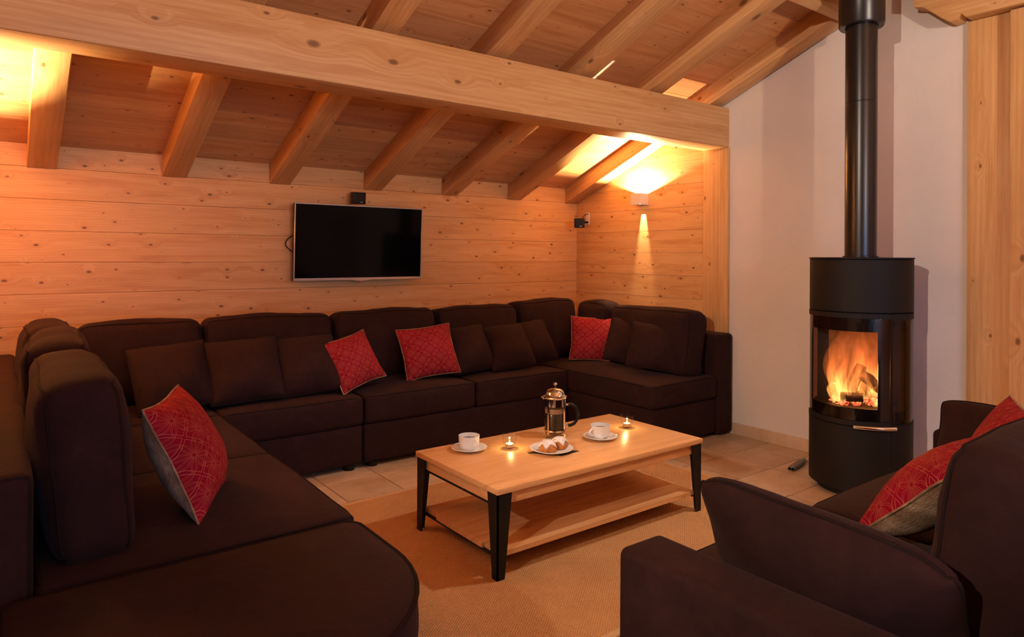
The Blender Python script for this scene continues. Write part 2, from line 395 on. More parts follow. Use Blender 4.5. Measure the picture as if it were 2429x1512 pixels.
def arc_shell(name, r0, r1, z0, z1, a0, a1, mat, parent=None, loc=(0, 0, 0), n=24, bev=0):
    """curved panel; angles in degrees, 0 faces -X, positive towards -Y"""
    poly = []
    for k in range(n + 1):
        a = R(180 + a0 + (a1 - a0) * k / n); poly.append((r1 * math.cos(a), r1 * math.sin(a)))
    for k in range(n, -1, -1):
        a = R(180 + a0 + (a1 - a0) * k / n); poly.append((r0 * math.cos(a), r0 * math.sin(a)))
    bm = bmesh.new(); m = len(poly)
    A = [bm.verts.new((*p, z0)) for p in poly]; B = [bm.verts.new((*p, z1)) for p in poly]
    for k in range(n):
        bm.faces.new((A[k], A[k + 1], B[k + 1], B[k]))
        i0, i1 = m - 1 - k, m - 2 - k
        bm.faces.new((A[i1], A[i0], B[i0], B[i1]))
        bm.faces.new((A[k], A[i0], A[i1], A[k + 1])); bm.faces.new((B[k], B[k + 1], B[i1], B[i0]))
    bm.faces.new((A[0], B[0], B[m - 1], A[m - 1])); bm.faces.new((A[n], A[n + 1], B[n + 1], B[n]))
    return frombm(name, bm, mat, parent, loc, None, 35)

# ---- upholstery
def axis_pts(h, r, n):
    """parameter list from -h to h, denser in the rounded margin"""
    pts = [-h, -h + 0.3 * r, -h + 0.65 * r, -h + r]
    k = n
    for i in range(1, k): pts.append(-h + r + (2 * h - 2 * r) * i / k)
    pts += [h - r, h - 0.65 * r, h - 0.3 * r, h]
    return pts
def cushion_fn(dx, dy, dz, r, crown, wob, seed):
    hx, hy, hz = dx / 2, dy / 2, dz / 2
    sv = Vector((seed * 3.7, seed * 1.9, seed * 5.3))
    def fn(p):
        x, y, z = p
        c = Vector((max(-hx + r, min(hx - r, x)), max(-hy + r, min(hy - r, y)), max(-hz + r, min(hz - r, z))))
        d = Vector((x, y, z)) - c
        if d.length > 1e-9: q = c + d.normalized() * r * min(1.0, max(abs(d.x), abs(d.y), abs(d.z)) / r)
        else: q = c
        u, v, ww = q.x / hx, q.y / hy, q.z / hz
        o = Vector((u * abs(u) * (1 - v * v) * (1 - ww * ww) * crown[0], v * abs(v) * (1 - u * u) * (1 - ww * ww) * crown[1], ww * abs(ww) * (1 - u * u) * (1 - v * v) * crown[2]))
        nz = noise.noise_vector(q * 5.0 + sv) * wob + noise.noise_vector(q * 14.0 + sv) * (wob * 0.3)
        return q + o + nz
    return fn
def cushion_mesh(bm, dx, dy, dz, r, fn, n=(10, 6, 4), skip=None):
    X, Y, Z = axis_pts(dx / 2, r, n[0]), axis_pts(dy / 2, r, n[1]), axis_pts(dz / 2, r, n[2])
    cache = {}
    def V(i, j, k):
        key = (i, j, k)
        if key not in cache: cache[key] = bm.verts.new(fn((X[i], Y[j], Z[k])))
        return cache[key]
    a, b, c = len(X) - 1, len(Y) - 1, len(Z) - 1
    for i in range(a):
        for j in range(b):
            bm.faces.new((V(i, j, 0), V(i, j + 1, 0), V(i + 1, j + 1, 0), V(i + 1, j, 0)))
            bm.faces.new((V(i, j, c), V(i + 1, j, c), V(i + 1, j + 1, c), V(i, j + 1, c)))
    for i in range(a):
        for k in range(c):
            bm.faces.new((V(i, 0, k), V(i + 1, 0, k), V(i + 1, 0, k + 1), V(i, 0, k + 1)))
            bm.faces.new((V(i, b, k), V(i, b, k + 1), V(i + 1, b, k + 1), V(i + 1, b, k)))
    for j in range(b):
        for k in range(c):
            bm.faces.new((V(0, j, k), V(0, j, k + 1), V(0, j + 1, k + 1), V(0, j + 1, k)))
            bm.faces.new((V(a, j, k), V(a, j + 1, k), V(a, j + 1, k + 1), V(a, j, k + 1)))
def rect_loop(fn, ax, side, dx, dy, dz, n=14):
    """closed path along the edges of one face: ax 0/1/2, side -1/1"""
    h = [dx / 2, dy / 2, dz / 2]; o = [i for i in range(3) if i != ax]
    path = []
    cs = [(-1, -1), (1, -1), (1, 1), (-1, 1)]
    for q in range(4):
        c0, c1 = cs[q], cs[(q + 1) % 4]
        for s in range(n):
            t = s / n; p = [0, 0, 0]; p[ax] = side * h[ax]
            p[o[0]] = (c0[0] + (c1[0] - c0[0]) * t) * h[o[0]]; p[o[1]] = (c0[1] + (c1[1] - c0[1]) * t) * h[o[1]]
            path.append(fn(p))
    return path
SEED = [0]
def cushion(name, c, d, parent, mat='suede', r=0.03, crown=(0.0, 0.0, 0.02), wob=0.004, rot=None, pipe=None, n=(10, 6, 4), pr=0.0042):
    SEED[0] += 1
    fn = cushion_fn(*d, r, crown, wob, SEED[0])
    bm = bmesh.new(); cushion_mesh(bm, *d, r, fn, n)
    o = frombm(name, bm, mat, parent, c, rot, 180)
    for ax, side in (pipe or []):
        loop = rect_loop(fn, ax, side, *d)
        tube('piping', loop, pr, 'piping', o, True, 6)
    return o
def basis(right, up):
    r_ = Vector(right).normalized(); u = Vector(up); u = (u - r_ * u.dot(r_)).normalized(); f = u.cross(r_)
    m = Matrix((r_, f, u)).transposed()      # local x = right, local y = away from the viewer side, local z = up
    return m
def pillow_sides(wd, ht, th, n=22, pinch=0.06, seed=0, wr=0.004, corner=0.0):
    """two half shells; local x width, z height, -y front"""
    sv = Vector((seed * 2.3, seed * 7.1, seed * 0.7))
    def P(i, j, s):
        u = -1 + 2 * i / n; v = -1 + 2 * j / n
        u = math.sin(u * PI / 2) * 0.55 + u * 0.45; v = math.sin(v * PI / 2) * 0.55 + v * 0.45
        t = ((1 - u ** 4) * (1 - v ** 4)) ** 0.5 if abs(u) < 1 and abs(v) < 1 else 0
        t *= 0.55 + 0.45 * (1 - u * u) * (1 - v * v)
        x = u * wd / 2 * (1 - pinch * (1 - v * v)); z = v * ht / 2 * (1 - pinch * (1 - u * u))
        cr = 1 - corner * (u * u * v * v) ** 2
        x *= cr; z *= 1 - (1 - cr) * wd / ht
        q = Vector((x, s * t * th / 2, z))
        nz = noise.noise_vector(Vector((x, 0, z)) * 9 + sv) * wr + noise.noise_vector(Vector((x, s * .3, z)) * 22 + sv) * wr * 0.5 * (1 if t > 0 else 0)
        # radiating folds at corners
        return q + nz, (0.5 + u / 2, 0.5 + v / 2)
    out = []
    for s in (-1, 1):
        vs, uv, fs = [], [], []
        for j in range(n + 1):
            for i in range(n + 1):
                p, t = P(i, j, s); vs.append(p); uv.append(t)
        for j in range(n):
            for i in range(n):
                a = j * (n + 1) + i; f = (a, a + 1, a + n + 2, a + n + 1)
                fs.append(f if s < 0 else f[::-1])
        out.append((vs, fs, uv))
    edge = [P(i, 0, 0)[0] for i in range(n)] + [P(n, j, 0)[0] for j in range(n)] + [P(i, n, 0)[0] for i in range(n, 0, -1)] + [P(0, j, 0)[0] for j in range(n, 0, -1)]
    return out, edge
def throw(name, label, base, right, up, wd, ht, th, kind, group, roll=0.0, corner=0.03):
    """pillow standing on the middle of its lower edge at base"""
    SEED[0] += 1
    m = basis(right, up) @ Matrix.Rotation(R(roll), 3, 'Y')
    hb = (abs(math.cos(R(roll))) * ht + abs(math.sin(R(roll))) * wd) / 2
    upv = basis(right, up) @ Vector((0, 0, 1))
    e = thing(name, label, 'cushion', Vector(base) + upv * hb, 0, group)
    e.rotation_euler = m.to_euler()
    (fr, bk), edge = pillow_sides(wd, ht, th, seed=SEED[0], pinch=0.07 if kind == 'red' else (0.10 if corner > 0.05 else 0.05), corner=0.0 if kind == 'red' else corner)
    if kind == 'red':
        obj('front_panel', fr[0], fr[1], 'red', e, smooth=180, uvs=fr[2])
        b = obj('back_panel', bk[0], bk[1], 'fur', e, smooth=180, uvs=bk[2]); b['label'] = 'tan fur back'
        tube('edge_seam', edge, 0.0035, 'fur', e, True, 6)
    else:
        obj('front_panel', fr[0], fr[1], 'suede', e, smooth=180)
        obj('back_panel', bk[0], bk[1], 'suede', e, smooth=180)
        tube('piping', edge, 0.0042, 'piping', e, True, 6)
    return e

# ================================================================== the room
XR, YB, XL = 3.974, 4.334, -0.52       # right wall, back wall, alcove's left wall
SL = 0.40; TH = math.atan(SL)
def zc(y): return 1.772 + SL * (YB - y)          # underside of ceiling boards
YR = -0.9                                        # ridge
YREAR, XFAR = -3.9, -3.9
BP = 0.1667                                       # board pitch

# floor
fl = box('floor', (0.0, 0.25, -0.065), (8.2, 8.6, 0.10), 'grout', None, 0.0); tag(fl, kind='structure')
TP = 0.3055
tm = None
for i in range(-13, 4):
    for j in range(-8, 7):
        x0 = 3.185 + i * TP; y0 = 2.19 + j * TP
        cx_, cy_ = x0 + TP / 2, y0 + TP / 2
        if x0 > XR or cx_ < -0.75: continue
        if cy_ > 4.4: continue
        if tm is None:
            t = box('floor_tile', (cx_, cy_, 0.065 - 0.0081), (TP - 0.005, TP - 0.005, 0.016), 'tile', fl, 0.0012, 1); tm = t
            t.location = (cx_ - fl.location.x, cy_ - fl.location.y, 0.065 - 0.0081)
        else:
            t = tm.copy(); COL.objects.link(t); t.parent = fl
            wdt = TP
            t.location = (cx_ - fl.location.x, cy_ - fl.location.y, 0.065 - 0.0081 + random.uniform(-.0003, .0003))
            t.rotation_euler = (0, 0, random.choice((0, PI)))

def board(parent, c, ln, wd, th, mat, rot=None, bev=0.0016, name='plank'):
    return box(name, c, (ln, wd, th), mat, parent, bev, 1, rot)

# back wall
wb = box('wall_back', ((XL + XR) / 2, YB + 0.075, 0.95), (XR - XL, 0.10, 1.9), 'pine', None, 0.0); tag(wb, kind='structure')
zj = 1.653
z = zj
edges = [1.80]
while z > -0.01:
    edges.append(z); z -= BP
edges.append(0.0)
for a, b in zip(edges[:-1], edges[1:]):
    if a - b < 0.02: continue
    h = a - b - 0.0012
    box('plank', ((0), -0.0625, (a + b) / 2 - 0.95), (XR - XL, 0.025, h), 'pine', wb, 0.0011, 1)
# right wall: plaster slab plus boards beyond the post
prof = [(YREAR, 0), (YB, 0), (YB, zc(YB) + 0.1), (YR, zc(YR) + 0.1), (YREAR, zc(YR) + 0.1 - SL * (YR - YREAR))]
wr = prism('wall_right', prof, 'x', XR, XR + 0.12, 'plaster', smooth=None); tag(wr, kind='structure')
z0 = 1.228 - BP * 7
while z0 < 2.4:
    za, zb = max(z0, 0.0) + 0.0008, z0 + BP - 0.0008
    ya, yb = 2.99, YB
    yb_ = min(yb, YB - (za - 1.79) / SL if za > 1.79 else yb)          # clip under the ceiling
    poly = [(ya, za), (yb_, za)]
    if zb > 1.79:
        yt = YB - (zb - 1.79) / SL
        if yt < yb_: poly += [(yb_, min(zb, 1.79 + SL * (YB - yb_)))] if yb_ >= YB - 1e-6 and za < 1.79 else []
        if yt > ya: poly += [(min(yt, yb_), zb), (ya, zb)]
        else: poly += [(ya, 1.79 + SL * (YB - ya))]
    else: poly += [(yb_, zb), (ya, zb)]
    if yb_ > ya + 0.05:
        lp = [(p[0] - 3.66, p[1] - (za + zb) / 2) for p in poly]       # local x along the wall
        prism('plank', lp, 'y', 0.0, 0.012, 'pine', wr, (XR, 3.66, (za + zb) / 2), (0, 0, PI / 2), smooth=None)
    z0 += BP
# alcove's left wall and the rest of the shell
wl = prism('wall_left', [(1.75, 0), (YB, 0), (YB, zc(YB) + 0.1), (1.75, zc(1.75) + 0.1)], 'x', XL - 0.12, XL, 'plaster', smooth=None); tag(wl, kind='structure')
z0 = 1.228 - BP * 7
while z0 < 2.9:
    za, zb = max(z0, 0.0) + 0.0008, z0 + BP - 0.0008
    yb_ = YB if zb <= 1.79 else YB - (zb - 1.79) / SL
    if yb_ > 1.9:
        ln = yb_ - 1.75
        box('plank', (XL + 0.006, 1.75 + ln / 2, (za + zb) / 2), (ln, 0.012, zb - za), 'pine', wl, 0.0014, 1, (0, 0, PI / 2))
    z0 += BP
o = box('wall_partition', ((XFAR + XL) / 2, 1.81, 1.6), (XL - XFAR, 0.12, 3.2), 'plaster', None, 0.0); tag(o, kind='structure')
o = prism('wall_far_left', [(YREAR, 0), (1.8, 0), (1.8, zc(1.8) + .1), (YR, zc(YR) + .1), (YREAR, zc(YR) + .1 - SL * (YR - YREAR))], 'x', XFAR - 0.12, XFAR, 'pine', smooth=None); tag(o, kind='structure')
# rear wall with window opening
o = thing('wall_rear', None, None); tag(o, kind='structure')
for nm, x0, x1, za, zb in (('wall_panel', XFAR, -1.1, 0, 2.9), ('wall_panel', 1.7, XR, 0, 2.9), ('wall_panel', -1.1, 1.7, 0, 0.35), ('wall_panel', -1.1, 1.7, 2.35, 2.9)):
    box(nm, ((x0 + x1) / 2, YREAR - 0.06, (za + zb) / 2), (x1 - x0, 0.12, zb - za), 'pine', o, 0.0)
wn = thing('window_1', None, None, (0.3, YREAR - 0.04, 0.35)); tag(wn, kind='structure')
for x in (-1.37, -0.45, 0.45, 1.37): box('window_frame', (x, 0, 1.0), (0.07, 0.07, 2.0), 'timber', wn, 0.004)
for zz in (0.03, 1.97): box('window_rail', (0, 0, zz), (2.7, 0.06, 0.07), 'timber', wn, 0.004)
for x in (-0.91, 0, 0.91): box('window_pane', (x, 0, 1.0), (0.84, 0.008, 1.88), 'clear', wn, 0.0)

# ceiling: boards on the sloping rafters
cl = thing('ceiling', None, None); tag(cl, kind='structure')
back = prism('roof_deck', [(YB + .1, zc(YB + .1) + 0.03), (YR, zc(YR) + 0.03), (YREAR - .1, zc(YR) + 0.03 - SL * (YR - YREAR + .1)), (YREAR - .1, zc(YR) + 0.13 - SL * (YR - YREAR + .1)), (YR, zc(YR) + 0.13), (YB + .1, zc(YB + .1) + 0.13)], 'x', XFAR - .1, XR + .1, 'pine_ceiling', cl, smooth=None)
CP = 0.157                                   # joint spacing measured along Y
yj = 2.855 + CP * 10
while yj > YR + CP:
    y0, y1 = yj - CP, yj
    yc = (y0 + y1) / 2
    x0 = XL if yc > 1.8 else XFAR
    if y0 < YB:
        board(cl, ((x0 + XR) / 2, yc, zc(yc) + 0.012), XR - x0, CP / math.cos(TH) - 0.0012, 0.024, 'pine_ceiling', (-TH, 0, 0), 0.001, 'ceiling_board')
    yj -= CP

# rafters
RF = [0.172, 0.806, 1.415, 2.053, 2.674, 3.283, 3.891]
names = ['pale rafter against the brightly lit left end of the ceiling', 'second rafter from the left, just right of the lit one', 'third rafter from the left, left of the television',
         'rafter whose foot ends right above the small black speaker over the television', 'fifth rafter from the left, right of the television', 'sixth rafter, bordering the brightly lit right ceiling bay',
         'rightmost rafter, running along the lamp wall and white plaster']
for k, x in enumerate(RF + [RF[0] - 0.62]):
    yend = YR if k != 6 else 2.03
    foot = Vector((x, YB, 1.645))
    ct, st = math.cos(TH), math.sin(TH)
    def loc2(y, zz):                          # world (y,z) -> local along slope, normal to slope
        dy, dz = y - foot.y, zz - foot.z
        return (-dy * ct + dz * st, dy * st + dz * ct)
    poly = [loc2(YB, 1.645), loc2(yend, 1.645 + SL * (YB - yend)), loc2(yend, zc(yend)), loc2(YB, zc(YB))]
    o = prism('rafter', poly, 'y', -0.065, 0.065, 'timber', None, foot, None, 0.004)
    o.matrix_world = Matrix.Translation(foot) @ Matrix(((0, 1, 0, 0), (-ct, 0, st, 0), (st, 0, ct, 0), (0, 0, 0, 1)))
    tag(o, names[k] if k < 7 else 'rafter lying against the left wall outside the picture', 'rafter', 'sloping roof rafters')
# trimmer beside the chimney
o = box('trimmer_beam', ((3.348 + XR) / 2, 2.0, 2.625), (XR - 3.348, 0.055, 0.10), 'timber', None, 0.004, 2, (-TH, 0, 0)); tag(o, 'short timber trimmer across the ceiling bay beside the black flue', 'beam')
# main beam and posts
o = box('main_beam', ((XL + XR) / 2, 2.912, 2.08), (XR - XL, 0.20, 0.27), 'timber', None, 0.006, 2); tag(o, 'long thick horizontal timber beam crossing the room under the rafters', 'beam')
o = box('timber_post', (XR - 0.0125, 2.907, 0.9725), (1.945, 0.205, 0.025), 'timber', None, 0.004, 2); o.rotation_euler = (0, R(-90), 0)
tag(o, 'timber post under the end of the main beam, beside the lamp wall', 'post')
o = box('timber_post', (XR - 0.0125, 1.277, 1.205), (2.41, 0.195, 0.025), 'timber', None, 0.004, 2); o.rotation_euler = (0, R(-90), 0)
tag(o, 'knotty timber post on the plaster wall right of the stove', 'post')
o = box('timber_post', (XR - 0.041, 1.075, 1.2), (2.4, 0.20, 0.08), 'timber', None, 0.004, 2); o.rotation_euler = (0, R(-90), 0)
tag(o, 'timber post at the extreme right edge of the picture', 'post')
# carved beam end upper right
cb = [(1.60, 2.90), (1.60, 2.53), (1.55, 2.515), (1.47, 2.44), (1.425, 2.405), (1.395, 2.41), (1.375, 2.435), (1.355, 2.41), (0.4, 2.41), (0.4, 2.90)]
lp = [(p[0] - 1.0, p[1] - 2.6) for p in cb]
o = prism('carved_beam', lp, 'y', 0.0, 0.11, 'timber', None, (XR, 1.0, 2.6), (0, 0, PI / 2), 0.004); tag(o, 'carved timber beam end jutting along the wall at upper right', 'beam')
lathe('bolt', [(0, 0), (0.02, 0), (0.02, 0.006), (0, 0.008)], 'steel', o, (0.19 - .0, 0.111, -0.03), 20, (R(-90), 0, 0))
# skirting
o = box('baseboard_right', (XR - 0.006, 2.02, 0.039), (1.50, 0.012, 0.078), 'tile', None, 0.003, 2, (0, 0, PI / 2)); tag(o, kind='structure')

# ================================================================== wall lamps
def sconce(x, y, z, sgn, label, eu, ed):
    """hollow cube; sgn = +1 wall on the right (+X)"""
    s = 0.095; h = 0.088
    e = thing('wall_lamp', label, 'lamp', (x, y, z), 0, 'up and down wall lamps')
    t = 0.004
    bm = bmesh.new()
    for c, d in (((-s / 2 + t / 2, 0, 0), (t, s, h)), ((s / 2 - t / 2, 0, 0), (t, s, h)), ((0, -s / 2 + t / 2, 0), (s - 2 * t, t, h)), ((0, s / 2 - t / 2, 0), (s - 2 * t, t, h))):
        bm_box(bm, c, d)
    frombm('housing', bm, 'sconce', e)
    box('divider', (0, 0, 0.018), (s - 2 * t, s - 2 * t, 0.004), 'sconce', e, 0.0)
    bm = bmesh.new()
    sx, sy = 0.017, 0.0075; q = s / 2 - t
    zz = -h / 2 + 0.006
    for (x0, x1, y0, y1) in ((-q, -sx, -q, q), (sx, q, -q, q), (-sx, sx, -q, -sy), (-sx, sx, sy, q)):
        bm_box(bm, ((x0 + x1) / 2, (y0 + y1) / 2, zz), (x1 - x0, y1 - y0, 0.002))
    frombm('light_shutter', bm, 'sconce', e)
    lathe('lens', [(0, 0), (0.020, 0), (0.020, 0.0015), (0, 0.002)], 'lens', e, (0, 0, 0.0205), 20)
    lathe('lens', [(0, 0), (0.005, 0), (0.005, 0.003), (0, 0.003)], 'lens', e, (0, 0, 0.0125), 16)
    u = light('lamp_uplight', 'POINT', (0, 0, 0.0275), eu, WARM, 0.004); u.parent = e
    d = light('lamp_downlight', 'POINT', (0, 0, 0.006), ed, WARM, 0.0025); d.parent = e
    return e
sconce(XR - 0.0475 - 0.012, 3.572, 1.638, 1, 'small pale cube wall lamp shining up and down on pine boards', 125, 48)
sconce(XL + 0.0475 + 0.012, 3.572, 1.66, -1, 'cube wall lamp outside the picture lighting the left end of ceiling', 245, 40)
# ceiling spotlights behind the viewer: the left one throws the stove's shadow on the plaster
def spotlight(loc, target, energy, color, cone, blend, label):
    e = thing('ceiling_spotlight', label, 'lamp', loc, 0, 'ceiling spotlights out of the picture')
    d = Vector(target) - Vector(loc); q = d.to_track_quat('-Z', 'Y')
    h = lathe('lamp_head', [(0.012, 0.13), (0.040, 0.125), (0.046, 0.11), (0.046, 0.0), (0.042, 0.0), (0.042, 0.10), (0, 0.10)], 'white', e, (0, 0, 0), 32, q.to_euler())
    lathe('lens', [(0, 0.085), (0.041, 0.085), (0.041, 0.09), (0, 0.09)], 'lens', h, (0, 0, 0), 28)
    top = zc(loc[1]) if loc[1] > YR else zc(YR) - SL * (YR - loc[1])
    tube('stem', [q @ Vector((0, 0, 0.12)), (0, 0, 0.20), (0, 0, top - loc[2])], 0.006, 'white', e, False, 8)
    l_ = light('spot_light', 'SPOT', (0, 0, 0), energy, color, 0.04, q.to_euler(), spot=cone, blend=blend); l_.parent = e
spotlight((-2.6, 0.35, 2.62), (3.97, 1.75, 0.75), 520, (1.0, 0.79, 0.63), 40, 0.55, 'white ceiling spotlight behind the viewer on the left')
spotlight((3.05, 1.35, 2.80), (2.0, 2.40, 0.35), 125, (1.0, 0.88, 0.76), 58, 0.6, 'white ceiling spotlight high above the loveseat, aimed at the table')

# unseen uplighter bowl added behind the viewer to warm the beam and ceiling
e = thing('fill_uplighter', 'added unseen bowl uplighter behind the viewer, warming beam and ceiling', 'lamp', (1.4, -2.0, 1.78))
lathe('bowl', [(0, -0.09), (0.08, -0.075), (0.15, -0.03), (0.18, 0.0), (0.174, 0.0), (0.145, -0.025), (0.078, -0.068), (0, -0.083)], 'white', e, (0, 0, 0), 40)
lathe('bulb', [(0, -0.06), (0.03, -0.055), (0.04, -0.035), (0.03, -0.018), (0, -0.012)], 'lens', e, (0, 0, 0), 20)
for k in range(3):
    a = 2 * PI * k / 3; tube('cord', [(0.174 * math.cos(a), 0.174 * math.sin(a), 0.0), (0, 0, 0.5)], 0.002, 'blackplastic', e, False, 6)
tube('cord', [(0, 0, 0.5), (0, 0, zc(YR) - SL * (YR + 2.0) * -1 - SL * 2 * (YR + 2.0) - 1.78)], 0.003, 'blackplastic', e, False, 6)
l_ = light('fill_uplight', 'POINT', (0, 0, 0.004), 330, (1.0, 0.70, 0.39), 0.03); l_.parent = e

# ================================================================== sectional sofa
def foot_(parent, x, y):
    lathe('foot', [(0, 0), (0.03, 0), (0.034, 0.03), (0, 0.03)], 'blackplastic', parent, (x, y, 0), 16)
def module(label, x0, x1, y0, y1):
    e = thing('sofa_module', label, 'sofa', ((x0 + x1) / 2, (y0 + y1) / 2, 0), 0, 'dark brown sectional sofa')
    return e
def wbox(e, name, x0, x1, y0, y1, z0, z1, r=0.02, crown=(0, 0, 0), wob=0.0015, pipe=None, n=(8, 8, 4), rot=None):
    c = ((x0 + x1) / 2 - e.location.x, (y0 + y1) / 2 - e.location.y, (z0 + z1) / 2 - e.location.z)
    return cushion(name, c, (x1 - x0, y1 - y0, z1 - z0), e, 'suede', r, crown, wob, rot, pipe, n)
TOPB = [(2, 1)]
def back_cushion_x(e, x0, x1, yb, z0=0.405, z1=0.83, th=0.20, lean=7, rz=0):
    """back cushion whose face looks to -Y; yb = plane of the backboard"""
    c = ((x0 + x1) / 2 - e.location.x, yb - th / 2 - 0.035 - e.location.y, (z0 + z1) / 2)
    return cushion('back_cushion', c, (x1 - x0, th, z1 - z0 + 0.01), e, 'suede', 0.055, (0.0, 0.035, 0.018), 0.011, (R(-lean), 0, R(rz)), [(1, -1), (1, 1)], (10, 5, 8))
def back_cushion_y(e, y0, y1, xb, sgn, z0=0.405, z1=0.83, th=0.20, lean=7, rz=0):
    """sgn = -1: face looks to -X (right module); +1: face looks to +X"""
    c = (xb + sgn * (th / 2 + 0.035) - e.location.x, (y0 + y1) / 2 - e.location.y, (z0 + z1) / 2)
    return cushion('back_cushion', c, (th, y1 - y0, z1 - z0 + 0.01), e, 'suede', 0.055, (0.035, 0.0, 0.018), 0.011, (0, R(-sgn * lean), R(rz)), [(0, -1), (0, 1)], (5, 10, 8))
YF = 3.535
# right half of the back row
e = module('long back sofa section with two seats, right of the central base gap', 1.632, 3.150, YF, 4.325)
wbox(e, 'base', 1.632, 3.150, YF, 4.16, 0.03, 0.247, 0.015)
wbox(e, 'backrest', 1.632, 3.150, 4.165, 4.325, 0.03, 0.675, 0.03)
wbox(e, 'seat_cushion', 1.630, 2.378, YF - 0.012, 4.16, 0.25, 0.408, 0.022, (0, 0.012, 0.028), 0.003, TOPB)
wbox(e, 'seat_cushion', 2.382, 3.150, YF - 0.012, 4.16, 0.25, 0.408, 0.022, (0, 0.012, 0.028), 0.003, TOPB)
back_cushion_x(e, 1.640, 2.350, 4.165, z1=0.835); back_cushion_x(e, 2.355, 3.040, 4.165, z1=0.825)
foot_(e, 1.70 - e.location.x, YF + 0.04 - e.location.y); foot_(e, 3.08 - e.location.x, YF + 0.04 - e.location.y)
# left half of the back row
e = module('single-seat back sofa section between the left corner and the base gap', 0.872, 1.624, YF, 4.325)
wbox(e, 'base', 0.872, 1.624, YF, 4.16, 0.03, 0.247, 0.015)
wbox(e, 'backrest', 0.872, 1.624, 4.165, 4.325, 0.03, 0.675, 0.03)
wbox(e, 'seat_cushion', 0.872, 1.624, YF - 0.012, 4.16, 0.25, 0.408, 0.022, (0, 0.012, 0.028), 0.003, TOPB)
back_cushion_x(e, 0.895, 1.62, 4.165, z1=0.835)
foot_(e, 1.56 - e.location.x, YF + 0.04 - e.location.y)
# right arm of the U
e = module('right-hand sofa section below the wall lamp, beside the plaster wall', 3.165, 3.96, 2.765, 4.325)
wbox(e, 'base', 3.165, 3.80, 2.785, 4.325, 0.03, 0.262, 0.015)
wbox(e, 'backrest', 3.802, 3.96, 2.765, 4.325, 0.015, 0.685, 0.025)
wbox(e, 'seat_cushion', 3.158, 3.80, 2.770, 4.16, 0.265, 0.408, 0.022, (0.012, 0.008, 0.026), 0.003, TOPB + [(2, -1)])
back_cushion_y(e, 2.83, 3.56, 3.80, -1, z1=0.83); back_cushion_y(e, 3.60, 3.93, 3.80, -1, z1=0.84, rz=0); back_cushion_x(e, 3.045, 3.62, 4.165, z1=0.85)
foot_(e, 3.22 - e.location.x, 2.83 - e.location.y)
# left arm of the U
e = module('left-hand sofa section with the tall cushions at the left edge', -0.09, 0.868, 1.945, 4.325)
wbox(e, 'base', 0.07, 0.864, 1.955, 4.325, 0.03, 0.247, 0.015)
wbox(e, 'backrest', -0.09, 0.065, 1.945, 4.325, 0.015, 0.685, 0.03, (0, 0, 0), 0.001, [(1, -1)])
wbox(e, 'seat_cushion', 0.07, 0.868, 1.935, 2.76, 0.25, 0.408, 0.022, (0.010, 0.008, 0.022), 0.003, TOPB)
wbox(e, 'seat_cushion', 0.07, 0.868, 2.765, YF + 0.0, 0.25, 0.408, 0.022, (0.010, 0.008, 0.022), 0.003, TOPB)
wbox(e, 'seat_cushion', 0.07, 0.868, YF + 0.004, 4.16, 0.25, 0.408, 0.022, (0.0, 0.0, 0.022), 0.003, TOPB)
back_cushion_y(e, 2.02, 2.72, 0.055, 1, z0=0.41, z1=0.87, th=0.185, lean=4)
back_cushion_y(e, 2.76, 3.44, 0.055, 1, z1=0.885, th=0.185, lean=4, rz=-3)
back_cushion_y(e, 3.44, 3.95, 0.055, 1, z1=0.88, th=0.185, lean=4)
back_cushion_x(e, 0.30, 0.885, 4.165, z1=0.835)
foot_(e, 0.80 - e.location.x, 2.02 - e.location.y)
# rounded ottoman in the left foreground
def d_path(xc, r, ys, yb, rc, n=28):
    pts = []
    for k in range(n + 1):
        a = PI + PI * k / n; pts.append((xc + r * math.cos(a), ys + r * math.sin(a)))
    for k in range(7):
        a = (PI / 2) * k / 6; pts.append((xc + r - rc + rc * math.cos(a), yb - rc + rc * math.sin(a)))
    for k in range(7):
        a = PI / 2 + (PI / 2) * k / 6; pts.append((xc - r + rc + rc * math.cos(a), yb - rc + rc * math.sin(a)))
    return pts
e = thing('ottoman', 'rounded dark brown ottoman in the left foreground', 'ottoman', (0.43, 1.55, 0))
def dsolid(name, layers, mat, parent, xc, r, ys, yb, rc):
    bm = bmesh.new(); rings = []
    for ins, zz in layers:
        pts = d_path(xc, r - ins, ys, yb - ins, max(0.005, rc - ins))
        rings.append([bm.verts.new((x - 0.43, y - 1.55, zz)) for x, y in pts])
    n = len(rings[0])
    for A, B in zip(rings[:-1], rings[1:]):
        for k in range(n): bm.faces.new((A[k], A[(k + 1) % n], B[(k + 1) % n], B[k]))
    bm.faces.new(rings[0][::-1]); bm.faces.new(rings[-1])
    return frombm(name, bm, mat, parent, (0, 0, 0), None, 50)
dsolid('base', [(0.01, 0.03), (0.0, 0.035), (0.0, 0.235), (0.008, 0.242)], 'suede', e, 0.43, 0.43, 1.65, 1.925, 0.05)
t = dsolid('seat_cushion', [(0.012, 0.243), (0.0, 0.255), (-0.004, 0.32), (0.0, 0.388), (0.006, 0.400), (0.03, 0.408), (0.09, 0.418), (0.2, 0.425)], 'suede', e, 0.43, 0.43, 1.65, 1.925, 0.05)
pp = d_path(0.43, 0.43, 1.65, 1.925, 0.05)
tube('piping', [(x - .43, y - 1.55, 0.397) for x, y in pp], 0.0052, 'piping', t, True, 6)
for x, y in ((0.3, 1.8), (-0.3, 1.8), (0.0, 1.3)): foot_(e, x, y - 1.55)

